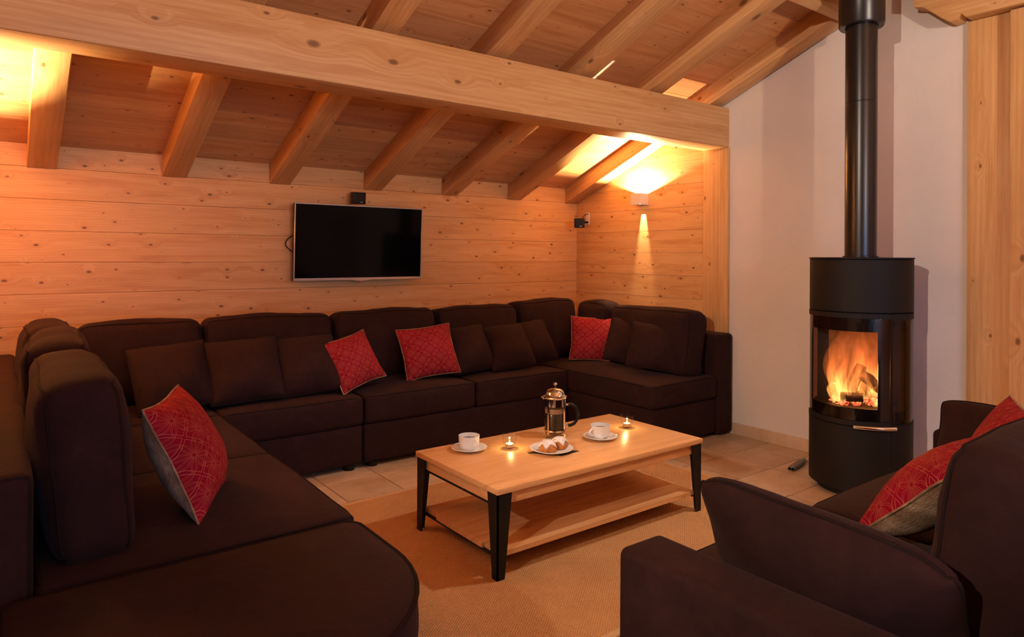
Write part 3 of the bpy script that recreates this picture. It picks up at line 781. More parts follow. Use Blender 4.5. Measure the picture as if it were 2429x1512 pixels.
# ---- throw cushions on the U
def fwd(yaw):     # yaw 0 = facing -Y, + turns towards +X
    a = R(yaw); return Vector((math.sin(a), -math.cos(a), 0))
def std(name, label, x, y, z, yaw, lean, wd, ht, th, kind, roll=0.0):
    f = fwd(yaw); rt = Vector((-f.y, f.x, 0)); up = Vector((0, 0, 1)) * math.cos(R(lean)) - f * math.sin(R(lean))
    return throw(name, label, (x, y, z), rt, up, wd, ht, th, kind, 'plain brown throw cushions' if kind != 'red' else 'red patterned throw cushions', roll)
std('throw_cushion', 'leftmost plain brown throw cushion, at the left corner of the back sofa', 0.70, 3.64, 0.424, 4, 34, 0.38, 0.37, 0.18, 'dark', -3)
std('throw_cushion', 'second plain brown throw cushion from the left along the back sofa', 1.025, 3.62, 0.424, -7, 33, 0.38, 0.37, 0.18, 'dark', -3)
std('throw_cushion', 'plain brown throw cushion just left of the tilted red one', 1.355, 3.62, 0.424, -5, 34, 0.39, 0.36, 0.18, 'dark', -4)
std('throw_cushion', 'tilted red patterned cushion left of centre on the back sofa', 1.66, 3.62, 0.42, 12, 28, 0.33, 0.31, 0.14, 'red', -12)
std('throw_cushion', 'red patterned cushion standing straight at the middle of the back sofa', 2.16, 3.68, 0.424, -8, 24, 0.37, 0.335, 0.14, 'red', -5)
std('throw_cushion', 'plain brown throw cushion just right of the central red one', 2.48, 3.68, 0.424, -4, 34, 0.35, 0.34, 0.18, 'dark', -5)
std('throw_cushion', 'middle one of three brown throw cushions right of the central red one', 2.76, 3.63, 0.424, -10, 34, 0.35, 0.34, 0.18, 'dark', -5)
std('throw_cushion', 'rightmost brown throw cushion of the back row, before the corner', 3.035, 3.70, 0.424, -6, 34, 0.35, 0.34, 0.18, 'dark', -6)
std('throw_cushion', 'red patterned cushion in the right corner of the sofa', 3.48, 3.60, 0.424, -42, 20, 0.37, 0.335, 0.13, 'red', 2)
std('throw_cushion', 'brown throw cushion leaning beside the red corner cushion', 3.49, 3.27, 0.424, -50, 30, 0.34, 0.34, 0.17, 'dark', 10)
std('throw_cushion', 'foremost brown throw cushion on the right-hand sofa section', 3.45, 3.00, 0.424, -46, 30, 0.36, 0.34, 0.17, 'dark', 8)
std('throw_cushion', 'large red patterned cushion with fur back on the left-hand sofa section', 0.54, 2.28, 0.418, 66, 24, 0.39, 0.37, 0.18, 'red', 0)

# ================================================================== loveseat lower right
e = thing('loveseat', 'dark brown two-seat sofa seen from behind at lower right', 'sofa', (2.04, 0.65, 0))
wbox(e, 'base', 1.262, 2.826, 0.30, 1.13, 0.03, 0.25, 0.015)
wbox(e, 'arm', 1.118, 1.262, 0.17, 1.085, 0.015, 0.542, 0.022, (0, 0, 0.004), 0.001)
wbox(e, 'arm', 2.828, 2.975, 0.17, 1.10, 0.015, 0.548, 0.022, (0, 0, 0.004), 0.001)
wbox(e, 'backrest', 1.262, 2.828, 0.15, 0.33, 0.015, 0.66, 0.03)
wbox(e, 'seat_cushion', 1.266, 2.058, 0.335, 1.165, 0.25, 0.408, 0.024, (0, 0.014, 0.024), 0.003, TOPB)
wbox(e, 'seat_cushion', 2.064, 2.826, 0.335, 1.165, 0.25, 0.408, 0.024, (0, 0.014, 0.024), 0.003, TOPB)
def lcush(x0, x1, z1):
    c = ((x0 + x1) / 2 - e.location.x, 0.46 - e.location.y, (0.415 + z1) / 2)
    return cushion('back_cushion', c, (x1 - x0, 0.20, z1 - 0.415), e, 'suede', 0.055, (0, 0.03, 0.02), 0.011, (R(8), 0, 0), [(1, -1), (1, 1)], (10, 5, 8))
lcush(1.43, 2.09, 0.845); lcush(2.10, 2.74, 0.80)
throw('arm_cushion', 'long brown piped cushion leaning on the near arm of the loveseat', (1.44, 0.755, 0.42), (0, -1, -0.05), (-0.42, 0, 0.9), 0.60, 0.30, 0.17, 'dark', 'brown loveseat arm cushions', 0.0, 0.16)
throw('arm_cushion', 'brown piped cushion leaning on the far arm of the loveseat near the stove', (2.70, 0.80, 0.42), (0, -1, 0), (0.38, 0, 0.92), 0.54, 0.29, 0.17, 'dark', 'brown loveseat arm cushions', 0.0, 0.10)
throw('throw_cushion', 'red patterned cushion with fur back nearest the viewer on the loveseat', (2.06, 0.90, 0.455), (-0.95, 0.2, -0.2), (-0.46, -0.66, 0.62), 0.36, 0.42, 0.17, 'red', 'red patterned throw cushions')
throw('throw_cushion', 'red patterned cushion at the far end of the loveseat by the right edge', (2.49, 0.845, 0.42), (-0.85, -0.5, 0), (0.2, -0.35, 0.9), 0.36, 0.345, 0.15, 'red', 'red patterned throw cushions')

# ================================================================== rug
e = thing('rug', 'tan woven sisal rug under the coffee table', 'rug', (1.87, 2.30, 0), R(1.5))
box('weave', (0, 0, 0.004), (2.38, 1.53, 0.008), 'rug', e, 0.002, 1)
for s in (-1, 1):
    box('binding', (0, s * 0.778, 0.0045), (2.44, 0.03, 0.009), 'rug_edge', e, 0.003, 2)
    box('binding', (s * 1.203, 0, 0.0045), (0.03, 1.53, 0.009), 'rug_edge', e, 0.003, 2)

# ================================================================== coffee table
TX0, TX1, TY0, TY1, TZ = 1.447, 2.636, 2.002, 2.612, 0.347
e = thing('coffee_table', 'low oak coffee table with tapered black metal legs and a lower shelf', 'coffee table', ((TX0 + TX1) / 2, (TY0 + TY1) / 2, 0.008))
tw, td = TX1 - TX0, TY1 - TY0
box('tabletop', (0, 0, TZ - 0.011 - 0.008), (tw, td, 0.022), 'oak', e, 0.002, 2)
for s in (-1, 1):
    box('apron', (0, s * (td / 2 - 0.028), 0.290), (tw - 0.10, 0.018, 0.040), 'oak', e, 0.001, 1)
    box('apron', (s * (tw / 2 - 0.028), 0, 0.290), (td - 0.10, 0.018, 0.040), 'oak', e, 0.001, 1, (0, 0, PI / 2))
    box('rail', (s * (tw / 2 - 0.026), 0, 0.265), (0.014, td - 0.06, 0.009), 'blackmetal', e, 0.001, 1)
    box('rail', (s * (tw / 2 - 0.035), 0, 0.070), (0.014, td - 0.06, 0.010), 'blackmetal', e, 0.001, 1)
sh = thing('shelf', None, None, (0, 0, 0.085)); sh.parent = e
nb = 5
for k in range(nb):
    wb_ = (td - 0.045) / nb
    ln = tw - (0.05 if 0 < k < nb - 1 else 0.075)
    box('shelf_board', (0, -td / 2 + 0.0225 + wb_ * (k + 0.5), 0.0), (ln, wb_ - 0.0004, 0.020), 'oak_shelf', sh, 0.0006, 1)
for sx in (-1, 1):
    for sy in (-1, 1):
        # steel angle: two tapering flanges joined on the outer corner
        bm = bmesh.new()
        x0, y0 = sx * (tw / 2 - 0.006), sy * (td / 2 - 0.006)
        zt, wt, wb2, th = 0.315, 0.066, 0.034, 0.006
        def flange(axis):
            pts = []
            for zz, wd in ((0, wb2), (zt, wt)):
                for d_ in (0, wd):
                    for t_ in (0, th):
                        if axis == 0: pts.append((x0 - sx * d_, y0 - sy * t_, zz))
                        else: pts.append((x0 - sx * t_, y0 - sy * d_, zz))
            v = [bm.verts.new(p) for p in pts]
            for f in ((0, 1, 3, 2), (4, 6, 7, 5), (0, 4, 5, 1), (2, 3, 7, 6), (0, 2, 6, 4), (1, 5, 7, 3)): bm.faces.new([v[i] for i in f])
        flange(0); flange(1)
        frombm('leg', bm, 'blackmetal', e)

# ================================================================== on the table
def dirv(px, py):   # camera right/forward on the floor
    return None
RT = Vector((math.cos(YAW), -math.sin(YAW), 0))
def cup(loc, ang, label, sl, spoon_ang, spoon_label):
    s = thing('saucer', sl, 'saucer', loc, 0, 'white saucers')
    lathe('dish', [(0, 0), (0.042, 0), (0.046, 0.003), (0.062, 0.008), (0.078, 0.014), (0.079, 0.016), (0.077, 0.0165), (0.06, 0.011), (0.044, 0.006), (0.038, 0.0055), (0, 0.0055)], 'ceramic', s)
    c = thing('cup', label, 'cup', Vector(loc) + Vector((0, 0, 0.006)), ang, 'white coffee cups')
    lathe('bowl', [(0, 0), (0.030, 0), (0.034, 0.004), (0.041, 0.012), (0.0445, 0.024), (0.046, 0.058), (0.0465, 0.060), (0.0435, 0.060), (0.0415, 0.024), (0.036, 0.010), (0.025, 0.006), (0, 0.006)], 'ceramic', c)
    lathe('coffee', [(0, 0), (0.0423, 0), (0, 0.0008)], 'coffee', c, (0, 0, 0.043), 32)
    pts = [(0.043 + 0.024 * math.sin(PI * t) , 0, 0.050 - 0.036 * t) for t in [i / 12 for i in range(13)]]
    tube('handle', pts, 0.0048, 'ceramic', c, False, 10)
    d = Vector((math.cos(spoon_ang), math.sin(spoon_ang), 0)); p = Vector((-d.y, d.x, 0))
    sp = thing('teaspoon', spoon_label, 'spoon', Vector(loc) + p * 0.052 * 1 + Vector((0, 0, 0.0135)), spoon_ang, 'steel teaspoons')
    bm = bmesh.new(); tube_bm(bm, [(-0.045, 0, 0), (0.0, 0, 0.004), (0.05, 0, 0.009)], 0.002, False, 8, [0.0014, 0.0016, 0.0024]); frombm('spoon_handle', bm, 'chrome', sp, smooth=60)
    bm = bmesh.new(); bmesh.ops.create_uvsphere(bm, u_segments=16, v_segments=8, radius=1.0)
    for v in bm.verts: v.co = Vector((v.co.x * 0.018 - 0.058, v.co.y * 0.0115, abs(v.co.z) * -0.005 + 0.001 + (0.002 if v.co.z > 0.2 else 0)))
    frombm('spoon_bowl', bm, 'chrome', sp, smooth=180)
ar = math.atan2(RT.y, RT.x)
cup((1.642, 2.485, TZ), ar - 0.9, 'white coffee cup at the left end of the table', 'white saucer at the left end of the table', ar + 0.2 + PI * 0, 'teaspoon on the left saucer behind the cup')
cup((2.240, 2.280, TZ), ar - 2.55, 'white coffee cup right of the plate of cakes', 'white saucer right of the plate of cakes', ar + 0.9 - PI, 'teaspoon on the right saucer')

def votive(loc, lg, lt):
    g = thing('candle_glass', lg, 'candle holder', loc, 0, 'glass candle holders')
    lathe('glass_wall', [(0, 0), (0.024, 0), (0.026, 0.002), (0.034, 0.064), (0.0345, 0.066), (0.0328, 0.066), (0.0245, 0.010), (0.022, 0.008), (0, 0.008)], 'clear', g, seg=36)
    t = thing('tealight', lt, 'candle', Vector(loc) + Vector((0, 0, 0.009)), 0, 'burning tealights')
    lathe('tin', [(0, 0), (0.0188, 0), (0.0190, 0.014), (0.0183, 0.014), (0.018, 0.001), (0, 0.001)], 'steel', t, seg=28)
    lathe('wax', [(0, 0.001), (0.0175, 0.001), (0.0175, 0.0115), (0, 0.0110)], 'wax', t, seg=28)
    tube('wick', [(0, 0, 0.011), (0.0005, 0, 0.017)], 0.0006, 'blackplastic', t, False, 6)
    lathe('flame', [(0, 0.013), (0.0026, 0.015), (0.0034, 0.018), (0.0027, 0.022), (0.0012, 0.026), (0, 0.029)], 'flame', t, seg=16, smooth=180)
    l_ = light('candle_light', 'POINT', (0, 0, 0.032), 0.5, (1.0, 0.62, 0.22), 0.004); l_.parent = t
votive((1.800, 2.400, TZ), 'clear glass candle holder between the left cup and the coffee press', 'lit tealight in the glass left of the coffee press')
votive((2.492, 2.350, TZ), 'clear glass candle holder near the far right corner of the table', 'lit tealight in the glass at the far right of the table')

# plate, napkin, cakes
PL = Vector((1.920, 2.255, TZ))
nk = [(-0.112, -0.005), (0.03, -0.055), (0.115, 0.005), (-0.03, 0.055)]
o = prism('napkin', nk, 'z', 0.0, 0.003, 'napkin', None, PL + Vector((0.0, -0.012, 0)), (0, 0, ar + 0.10), 0.0008)
tag(o, 'dark folded napkin under the plate of cakes', 'napkin')
p = thing('plate', 'white plate holding two iced cakes', 'plate', PL + Vector((0, 0, 0.0035)))
lathe('dish', [(0, 0), (0.058, 0), (0.064, 0.003), (0.080, 0.010), (0.0945, 0.014), (0.095, 0.016), (0.093, 0.0165), (0.078, 0.0125), (0.062, 0.006), (0.05, 0.005), (0, 0.005)], 'ceramic', p, seg=56)
def cake(loc, rz, rx, label):
    c = thing('iced_cake', label, 'cake', loc, rz, 'small iced cakes'); c.rotation_euler = (rx, 0, rz)
    n = 24
    prof = [(0.0, 0), (0.031, 0), (0.0345, 0.004), (0.033, 0.014), (0.0275, 0.030), (0.023, 0.040), (0.017, 0.044), (0.0, 0.045)]
    def sq(a, k=5.0): return 1.0 / ((abs(math.cos(a)) ** k + abs(math.sin(a)) ** k) ** (1 / k))
    def shell(pr, mod=None):
        vs, fs = [], []; m = len(pr)
        for i in range(n):
            a = 2 * PI * i / n
            for j, (r, z) in enumerate(pr):
                q = Vector((r * sq(a) * math.cos(a), r * sq(a) * math.sin(a), z))
                if mod: q = mod(q, a, j)
                q += noise.noise_vector(q * 60) * 0.0012
                vs.append(q)
        for i in range(n):
            for j in range(m - 1): fs.append((i * m + j, ((i + 1) % n) * m + j, ((i + 1) % n) * m + j + 1, i * m + j + 1))
        bm = bmesh.new(); bv = [bm.verts.new(v) for v in vs]
        for f in fs: bm.faces.new([bv[k] for k in f])
        bmesh.ops.remove_doubles(bm, verts=bm.verts, dist=1e-4)
        return bm
    frombm('sponge', shell(prof), 'cake', c, smooth=180)
    # icing that runs down in drips
    drip = [0.030, 0.020, 0.014, 0.022, 0.032, 0.033, 0.026, 0.031, 0.033, 0.022, 0.012, 0.018, 0.031, 0.034, 0.033, 0.024, 0.016, 0.026, 0.034, 0.033, 0.028, 0.018, 0.015, 0.024]
    def rad(z):
        for (r0, z0), (r1, z1) in zip(prof[1:-1], prof[2:]):
            if z0 <= z <= z1: return r0 + (r1 - r0) * (z - z0) / max(1e-6, z1 - z0)
        return 0.0
    ip = [(0, 0.0), (0, 0.25), (0, 0.5), (0, 0.75), (0, 1.0), (0, 1.05)]
    def md(q, a, j):
        i = int(round(a / (2 * PI) * n)) % n; zl = drip[i]
        f = [1.0, 1.0, 0.66, 0.33, 0.0, 0.0][j]
        z = zl + (0.0435 - zl) * (1 - f)
        r = rad(z) + (0.0 if j == 0 else 0.0028)
        if j == 1: z -= 0.001
        if j == 4: r, z = 0.016, 0.0475
        if j == 5: r, z = 0.0, 0.0485
        return Vector((r * sq(a) * math.cos(a), r * sq(a) * math.sin(a), z))
    frombm('icing', shell(ip, md), 'icing', c, smooth=180)
cake(PL + Vector((-0.026, -0.005, 0.0095)), ar + 0.35, 0, 'front iced cake on the white plate')
cake(PL + Vector((0.045, 0.001, 0.0095)), ar + 1.0, 0, 'rear iced cake on the white plate')

# coffee press
FPX_ = thing('coffee_press', 'glass and chrome coffee press on the coffee table', 'coffee press', (2.098, 2.440, TZ), ar)
e = FPX_
gr = 0.050
lathe('beaker', [(0, 0.018), (0.044, 0.018), (gr, 0.026), (gr, 0.185), (gr + 0.002, 0.188), (gr - 0.0018, 0.188), (gr - 0.0022, 0.03), (0.043, 0.0205), (0, 0.0205)], 'clear', e, seg=40)
lathe('coffee', [(0, 0.021), (0.042, 0.021), (gr - 0.003, 0.031), (gr - 0.003, 0.112), (0, 0.112)], 'coffee', e, seg=40)
lathe('foam', [(0, 0.1125), (gr - 0.003, 0.1125), (gr - 0.003, 0.134), (0, 0.134)], 'crema', e, seg=40)
lathe('collar_band', [(gr + 0.0005, 0.146), (gr + 0.003, 0.146), (gr + 0.003, 0.180), (gr + 0.0005, 0.180)], 'chrome', e, seg=40, closed=True)
lathe('lower_band', [(gr + 0.0005, 0.028), (gr + 0.0025, 0.028), (gr + 0.0025, 0.036), (gr + 0.0005, 0.036)], 'chrome', e, seg=40, closed=True)
ld = lathe('lid', [(gr + 0.004, 0.182), (gr + 0.006, 0.185), (gr + 0.006, 0.192), (gr, 0.196), (0.046, 0.200), (0.044, 0.210), (0.036, 0.220), (0.018, 0.226), (0, 0.228)], 'chrome', e, seg=44, smooth=50)
lathe('knob', [(0, 0.227), (0.004, 0.228), (0.0035, 0.236), (0.004, 0.240), (0.009, 0.244), (0.0105, 0.249), (0.007, 0.2535), (0, 0.255)], 'chrome', ld, seg=24)
for k in range(4):
    a = PI / 4 + k * PI / 2 + 0.1
    d = Vector((math.cos(a), math.sin(a), 0)); q = Vector((-d.y, d.x, 0))
    bm = bmesh.new()
    path = [d * (gr + 0.003) + Vector((0, 0, z_)) for z_ in (0.150, 0.12, 0.08, 0.03, 0.016)] + [d * (gr + 0.006) + Vector((0, 0, 0.007)), d * (gr + 0.010) + Vector((0, 0, 0.003))]
    vs = []
    for pnt in path:
        vs.append([bm.verts.new(pnt + q * s * 0.0045 + d * t_) for s, t_ in ((-1, -0.0008), (1, -0.0008), (1, 0.0012), (-1, 0.0012))])
    for A, B in zip(vs[:-1], vs[1:]):
        for i in range(4): bm.faces.new((A[i], A[(i + 1) % 4], B[(i + 1) % 4], B[i]))
    bm.faces.new(vs[0][::-1]); bm.faces.new(vs[-1])
    frombm('frame_strut', bm, 'chrome', e)
    lathe('foot', [(0, 0), (0.006, 0), (0.006, 0.004), (0, 0.005)], 'chrome', e, d * (gr + 0.010), 14)
hp = [(gr + 0.012, 0, 0.150), (gr + 0.030, 0, 0.150), (gr + 0.046, 0, 0.140), (gr + 0.055, 0, 0.120), (gr + 0.057, 0, 0.098), (gr + 0.052, 0, 0.075), (gr + 0.040, 0, 0.060), (gr + 0.024, 0, 0.052), (gr + 0.012, 0, 0.052)]
hd = tube('handle', hp, 0.0075, 'blackplastic', e, False, 12)
for zz in (0.150, 0.052): tube('handle_fitting', [(gr + 0.001, 0, zz), (gr + 0.014, 0, zz)], 0.0052, 'chrome', hd, False, 12)
bm = bmesh.new(); bmesh.ops.create_cone(bm, cap_ends=True, segments=12, radius1=0.012, radius2=0.003, depth=0.02)
frombm('spout', bm, 'chrome', e, (-gr - 0.006, 0, 0.184), (0, R(-70), 0), 40)

# ================================================================== television and speakers
tvx0, tvx1, tvz0, tvz1 = 1.478, 2.398, 1.032, 1.532
tw_, th_ = tvx1 - tvx0, tvz1 - tvz0
e = thing('television', 'flat black television with silver bezel on the pine wall', 'television', ((tvx0 + tvx1) / 2, 4.255, tvz0 + th_ / 2)); e.rotation_euler = (R(2.5), 0, 0)
box('back_case', (0, 0.014, 0), (tw_ - 0.004, 0.028, th_ - 0.004), 'blackplastic', e, 0.006, 2)
fz = box('rear_bulge', (0, 0.035, -0.05), (tw_ * 0.7, 0.03, th_ * 0.6), 'blackplastic', e, 0.01, 2)
bz = [((0, -0.003, th_ / 2 - 0.0045), (tw_, 0.008, 0.009)), ((0, -0.003, -th_ / 2 + 0.009), (tw_, 0.008, 0.018)), ((-tw_ / 2 + 0.0045, -0.003, -0.0), (0.009, 0.0085, th_)), ((tw_ / 2 - 0.0045, -0.003, 0), (0.009, 0.0085, th_))]
for c, d in bz: box('bezel', c, d, 'alu', e, 0.0015, 1)
box('screen', (0, -0.0015, 0.0045), (tw_ - 0.017, 0.005, th_ - 0.026), 'screen', e, 0.0)
lip = [(-0.06, 0), (-0.035, -0.008), (0, -0.012), (0.035, -0.008), (0.06, 0)]
o = prism('logo_lip', lip, 'y', -0.006, 0.006, 'alu', e, (0.0, -0.002, -th_ / 2 + 0.001), None, 0.001)
lathe('power_led', [(0, 0), (0.003, 0), (0.003, 0.001), (0, 0.001)], 'red_led', o, (0, -0.0065, -0.006), 10, (R(90), 0, 0))
box('wall_mount', (0, 0.062, 0), (0.3, 0.03, 0.25), 'blackmetal', e, 0.004, 1)
pts = []
for k in range(13):
    t = k / 12; pts.append((tvx0 + 0.03 - 0.065 * math.sin(PI * t), 4.30, 1.335 - 0.13 * t))
o = tube('television_cable', pts, 0.0035, 'blackplastic', None, False, 8); tag(o, 'black cable looping out from behind the left edge of the television', 'cable')
def speaker(label, c, rz, rx, bracket, wallp):
    e = thing('speaker', label, 'speaker', c, rz, 'small black satellite speakers'); e.rotation_euler = (rx, 0, rz)
    box('cabinet', (0, 0, 0), (0.082, 0.075, 0.078), 'blackplastic', e, 0.004, 2)
    box('grille', (0, -0.039, 0), (0.074, 0.004, 0.070), 'blackmetal', e, 0.002, 1)
    box('name_plate', (0.008, -0.0415, -0.026), (0.016, 0.001, 0.004), 'alu', e, 0.0)
    return e
s1 = speaker('small black cube speaker on the wall just above the television', (1.898, 4.225, 1.578), 0, R(4), None, None)
box('wall_bracket', (0, 0.055, 0.0), (0.03, 0.045, 0.03), 'blackplastic', s1, 0.004, 1)
s2 = speaker('small black cube speaker on a bracket in the pine corner below the lamp', (3.80, 4.125, 1.472), R(-38), R(4), None, None)
mi = (Matrix.Translation((3.80, 4.125, 1.472)) @ s2.rotation_euler.to_matrix().to_4x4()).inverted()
def tol(p): return mi @ Vector(p)
tube('bracket_arm', [tol((3.825, 4.155, 1.475)), tol((3.90, 4.19, 1.485)), tol((3.955, 4.19, 1.485))], 0.009, 'blackplastic', s2, False, 10)
o = box('bracket_plate', tol((3.957, 4.19, 1.515)), (0.008, 0.04, 0.10), 'white', s2, 0.002, 1); o.rotation_euler = (mi.to_3x3()).to_euler()
tube('speaker_wire', [tol((3.84, 4.15, 1.50)), tol((3.90, 4.165, 1.545)), tol((3.955, 4.18, 1.555))], 0.003, 'blackplastic', s2, False, 6)

# ================================================================== stove
SX, SY, SR = 3.600, 1.742, 0.243
e = thing('wood_stove', 'round black wood stove with curved glass and a burning fire', 'stove', (SX, SY, 0))
lathe('plinth', [(0, 0), (0.205, 0), (0.205, 0.032), (0, 0.032)], 'stove', e, seg=64)
arc_shell('body_panel', SR - 0.012, SR, 0.040, 0.372, 60.6, 299.4, 'stove', e, n=64)
lathe('bottom_plate', [(0, 0.030), (0.215, 0.030), (0.232, 0.042), (0.232, 0.046), (0, 0.046)], 'stove', e, seg=64)
ldoor = arc_shell('lower_door', SR - 0.012, SR + 0.001, 0.036, 0.362, -60, 60, 'stove', e, n=40)
dr = arc_shell('glass_door', SR - 0.014, SR + 0.002, 0.366, 0.392, -60, 60, 'stove', e, n=40)
arc_shell('door_rim', SR - 0.014, SR + 0.002, 0.898, 0.922, -60, 60, 'stove', dr, n=40)
arc_shell('body_rim', SR - 0.012, SR, 0.892, 0.922, 60.6, 299.4, 'stove', e, n=64)
arc_shell('body_rim', SR - 0.012, SR, 0.374, 0.378, 60.6, 299.4, 'stove', e, n=64)
lathe('top_drum', [(0.0, 0.926), (SR - 0.006, 0.926), (SR, 0.929), (SR, 1.188), (SR - 0.004, 1.190), (0, 1.190)], 'stove', e, seg=96)
lathe('lid', [(0, 1.190), (SR - 0.004, 1.190), (SR + 0.004, 1.193), (SR + 0.004, 1.198), (SR + 0.001, 1.200), (0, 1.201)], 'stove', e, seg=96)
lathe('drum_floor', [(0, 0.905), (SR - 0.016, 0.905), (SR - 0.016, 0.924), (0, 0.924)], 'stove', e, seg=64)
arc_shell('door_glass', SR - 0.006, SR - 0.001, 0.392, 0.898, -59.5, 59.5, 'stoveglass', dr, n=48)
gi = SR - 0.013; go = SR - 0.008
arc_shell('glass_print', gi, go, 0.832, 0.897, -59.5, 59.5, 'blackfrit', dr, n=40)
arc_shell('glass_print', gi, go, 0.393, 0.452, -59.5, 59.5, 'blackfrit', dr, n=40)
arc_shell('glass_print', gi, go, 0.452, 0.832, 45.5, 59.5, 'blackfrit', dr, n=12)
arc_shell('glass_print', gi, go, 0.452, 0.832, -59.5, -53, 'blackfrit', dr, n=12)
for s in (1, -1):
    a0, a1 = (61, 122) if s > 0 else (-122, -61)
    arc_shell('side_glass', SR - 0.008, SR - 0.003, 0.379, 0.892, a0, a1, 'sideglass', e, n=24)
    arc_shell('seam_strip', SR - 0.020, SR - 0.004, 0.379, 0.892, 59.9 if s > 0 else -62.5, 62.5 if s > 0 else -59.9, 'stove', e, n=3)
arc_shell('rear_shell', SR - 0.012, SR, 0.379, 0.892, 122.5, 237.5, 'stove', e, n=40)
arc_shell('firebox_back', 0.165, 0.185, 0.400, 0.900, 108, 292, 'brick', e, n=48)
for a in (109, 291):
    arc_shell('firebox_edge', 0.150, 0.205, 0.400, 0.900, a - 1.5, a + 1.5, 'stove', e, n=2)
lathe('firebox_floor', [(0, 0.395), (SR - 0.02, 0.395), (SR - 0.02, 0.437), (0.20, 0.440), (0, 0.440)], 'stove', e, seg=48)
lathe('firebox_roof', [(0, 0.86), (SR - 0.02, 0.86), (SR - 0.02, 0.90), (0, 0.90)], 'stove', e, seg=48)
# chrome handle
hp = []
for k in range(13):
    a = R(180 + 20 + 42.5 * k / 12); hp.append(((SR + 0.020) * math.cos(a), (SR + 0.020) * math.sin(a), 0.366))
hd = tube('door_handle', hp, 0.0105, 'chrome', dr, False, 12)
for a in (26, 57):
    a_ = R(180 + a); tube('handle_mount', [((SR + 0.001) * math.cos(a_), (SR + 0.001) * math.sin(a_), 0.370), ((SR + 0.020) * math.cos(a_), (SR + 0.020) * math.sin(a_), 0.367)], 0.005, 'chrome', hd, False, 8)
a_ = R(180 + 104)
tube('air_lever', [((SR - 0.004) * math.cos(a_), (SR - 0.004) * math.sin(a_), 0.185), ((SR + 0.035) * math.cos(a_), (SR + 0.035) * math.sin(a_), 0.181)], 0.006, 'brass', e, False, 10)
arc_shell('lever_slot', SR - 0.001, SR + 0.0008, 0.181, 0.186, 84, 106, 'blackfrit', e, n=8)

# flue
e = thing('flue_pipe', 'glossy black flue pipe rising from the stove to the ceiling', 'flue pipe', (SX, SY, 1.2))
lathe('pipe', [(0.0765, 0.0), (0.0765, 0.806), (0.0745, 0.808), (0.0745, 0.811), (0.0765, 0.813), (0.0765, 1.60), (0, 1.60), (0, 0)], 'pipe', e, seg=64, smooth=25)
lathe('pipe_collar', [(0.079, 1.205), (0.104, 1.205), (0.110, 1.215), (0.110, 1.68), (0.079, 1.68)], 'pipe', e, seg=64, closed=True)
lathe('pipe_flange', [(0.0775, 0.001), (0.086, 0.001), (0.086, 0.006), (0.0775, 0.008)], 'pipe', e, seg=48, closed=True)

# ---- fire
def flame_vol(name, base, top, stops, strength, nscale, h):
    m, nt, b = newmat(name); nt.nodes.remove(b)
    tc = nd(nt, 'ShaderNodeTexCoord').outputs['Object']
    s = nd(nt, 'ShaderNodeSeparateXYZ'); L(nt, tc, s.inputs[0])
    hz = math_n(nt, 'DIVIDE', s.outputs[2], h)
    n1 = noise_n(nt, mapping(nt, tc, (nscale, nscale, nscale * 0.28)), 1.0, 4, 0.6, 0.9)
    n1 = ramp(nt, n1, [(0.36, (0, 0, 0)), (0.62, (1, 1, 1))])
    fall = ramp(nt, hz, [(0.0, (1, 1, 1)), (0.35, (0.75, 0.75, 0.75)), (0.8, (0.4, 0.4, 0.4)), (1.0, (0.15, 0.15, 0.15))])
    dens = math_n(nt, 'MULTIPLY', math_n(nt, 'MULTIPLY', math_n(nt, 'ADD', math_n(nt, 'MULTIPLY', n1, 0.9), 0.12), fall), strength)
    em = nd(nt, 'ShaderNodeEmission'); L(nt, ramp(nt, hz, stops), em.inputs[0]); L(nt, dens, em.inputs[1])
    L(nt, em.outputs[0], nt.nodes['Material Output'].inputs['Volume'])
    M[name] = m
flame_vol('flame_body', 0, 1, [(0.0, (1.0, 0.34, 0.08)), (0.4, (1.0, 0.22, 0.045)), (1.0, (0.72, 0.10, 0.03))], 9.0, 24, 0.40)
flame_vol('flame_tongue', 0, 1, [(0.0, (1.0, 0.50, 0.13)), (0.3, (1.0, 0.40, 0.09)), (0.7, (1.0, 0.22, 0.05)), (1.0, (0.8, 0.12, 0.03))], 60.0, 36, 0.22)
def ember_mat():
    m, nt, b = newmat('glowing_embers')
    tc = nd(nt, 'ShaderNodeTexCoord').outputs['Object']
    n1 = noise_n(nt, tc, 55, 4, 0.6)
    b.inputs['Base Color'].default_value = (0.03, 0.015, 0.012, 1); setin(b, Roughness=0.9)
    L(nt, ramp(nt, n1, [(0.35, (0.02, 0.0, 0.0)), (0.5, (0.9, 0.08, 0.04)), (0.68, (1.0, 0.42, 0.12))]), b.inputs['Emission Color'])
    b.inputs['Emission Strength'].default_value = 2.2
    return m
M['ember'] = ember_mat()
def log_mat():
    m, nt, b = newmat('charred_log')
    tc = nd(nt, 'ShaderNodeTexCoord').outputs['Object']
    n1 = noise_n(nt, mapping(nt, tc, (8, 50, 50)), 1.0, 4, 0.65, 0.5)
    L(nt, ramp(nt, n1, [(0.3, (0.008, 0.005, 0.004)), (0.7, (0.06, 0.03, 0.018))]), b.inputs['Base Color']); setin(b, Roughness=0.95)
    L(nt, ramp(nt, n1, [(0.62, (0, 0, 0)), (0.72, (1.0, 0.22, 0.04))]), b.inputs['Emission Color']); b.inputs['Emission Strength'].default_value = 0.6
    bump(nt, b, n1, 0.8, 0.01)
    return m
M['log'] = log_mat()
ZF = 0.442
FD = Vector((-0.9, -0.435, 0)); FRt = Vector((0.435, -0.9, 0)).normalized()     # towards the viewer, and along the pane
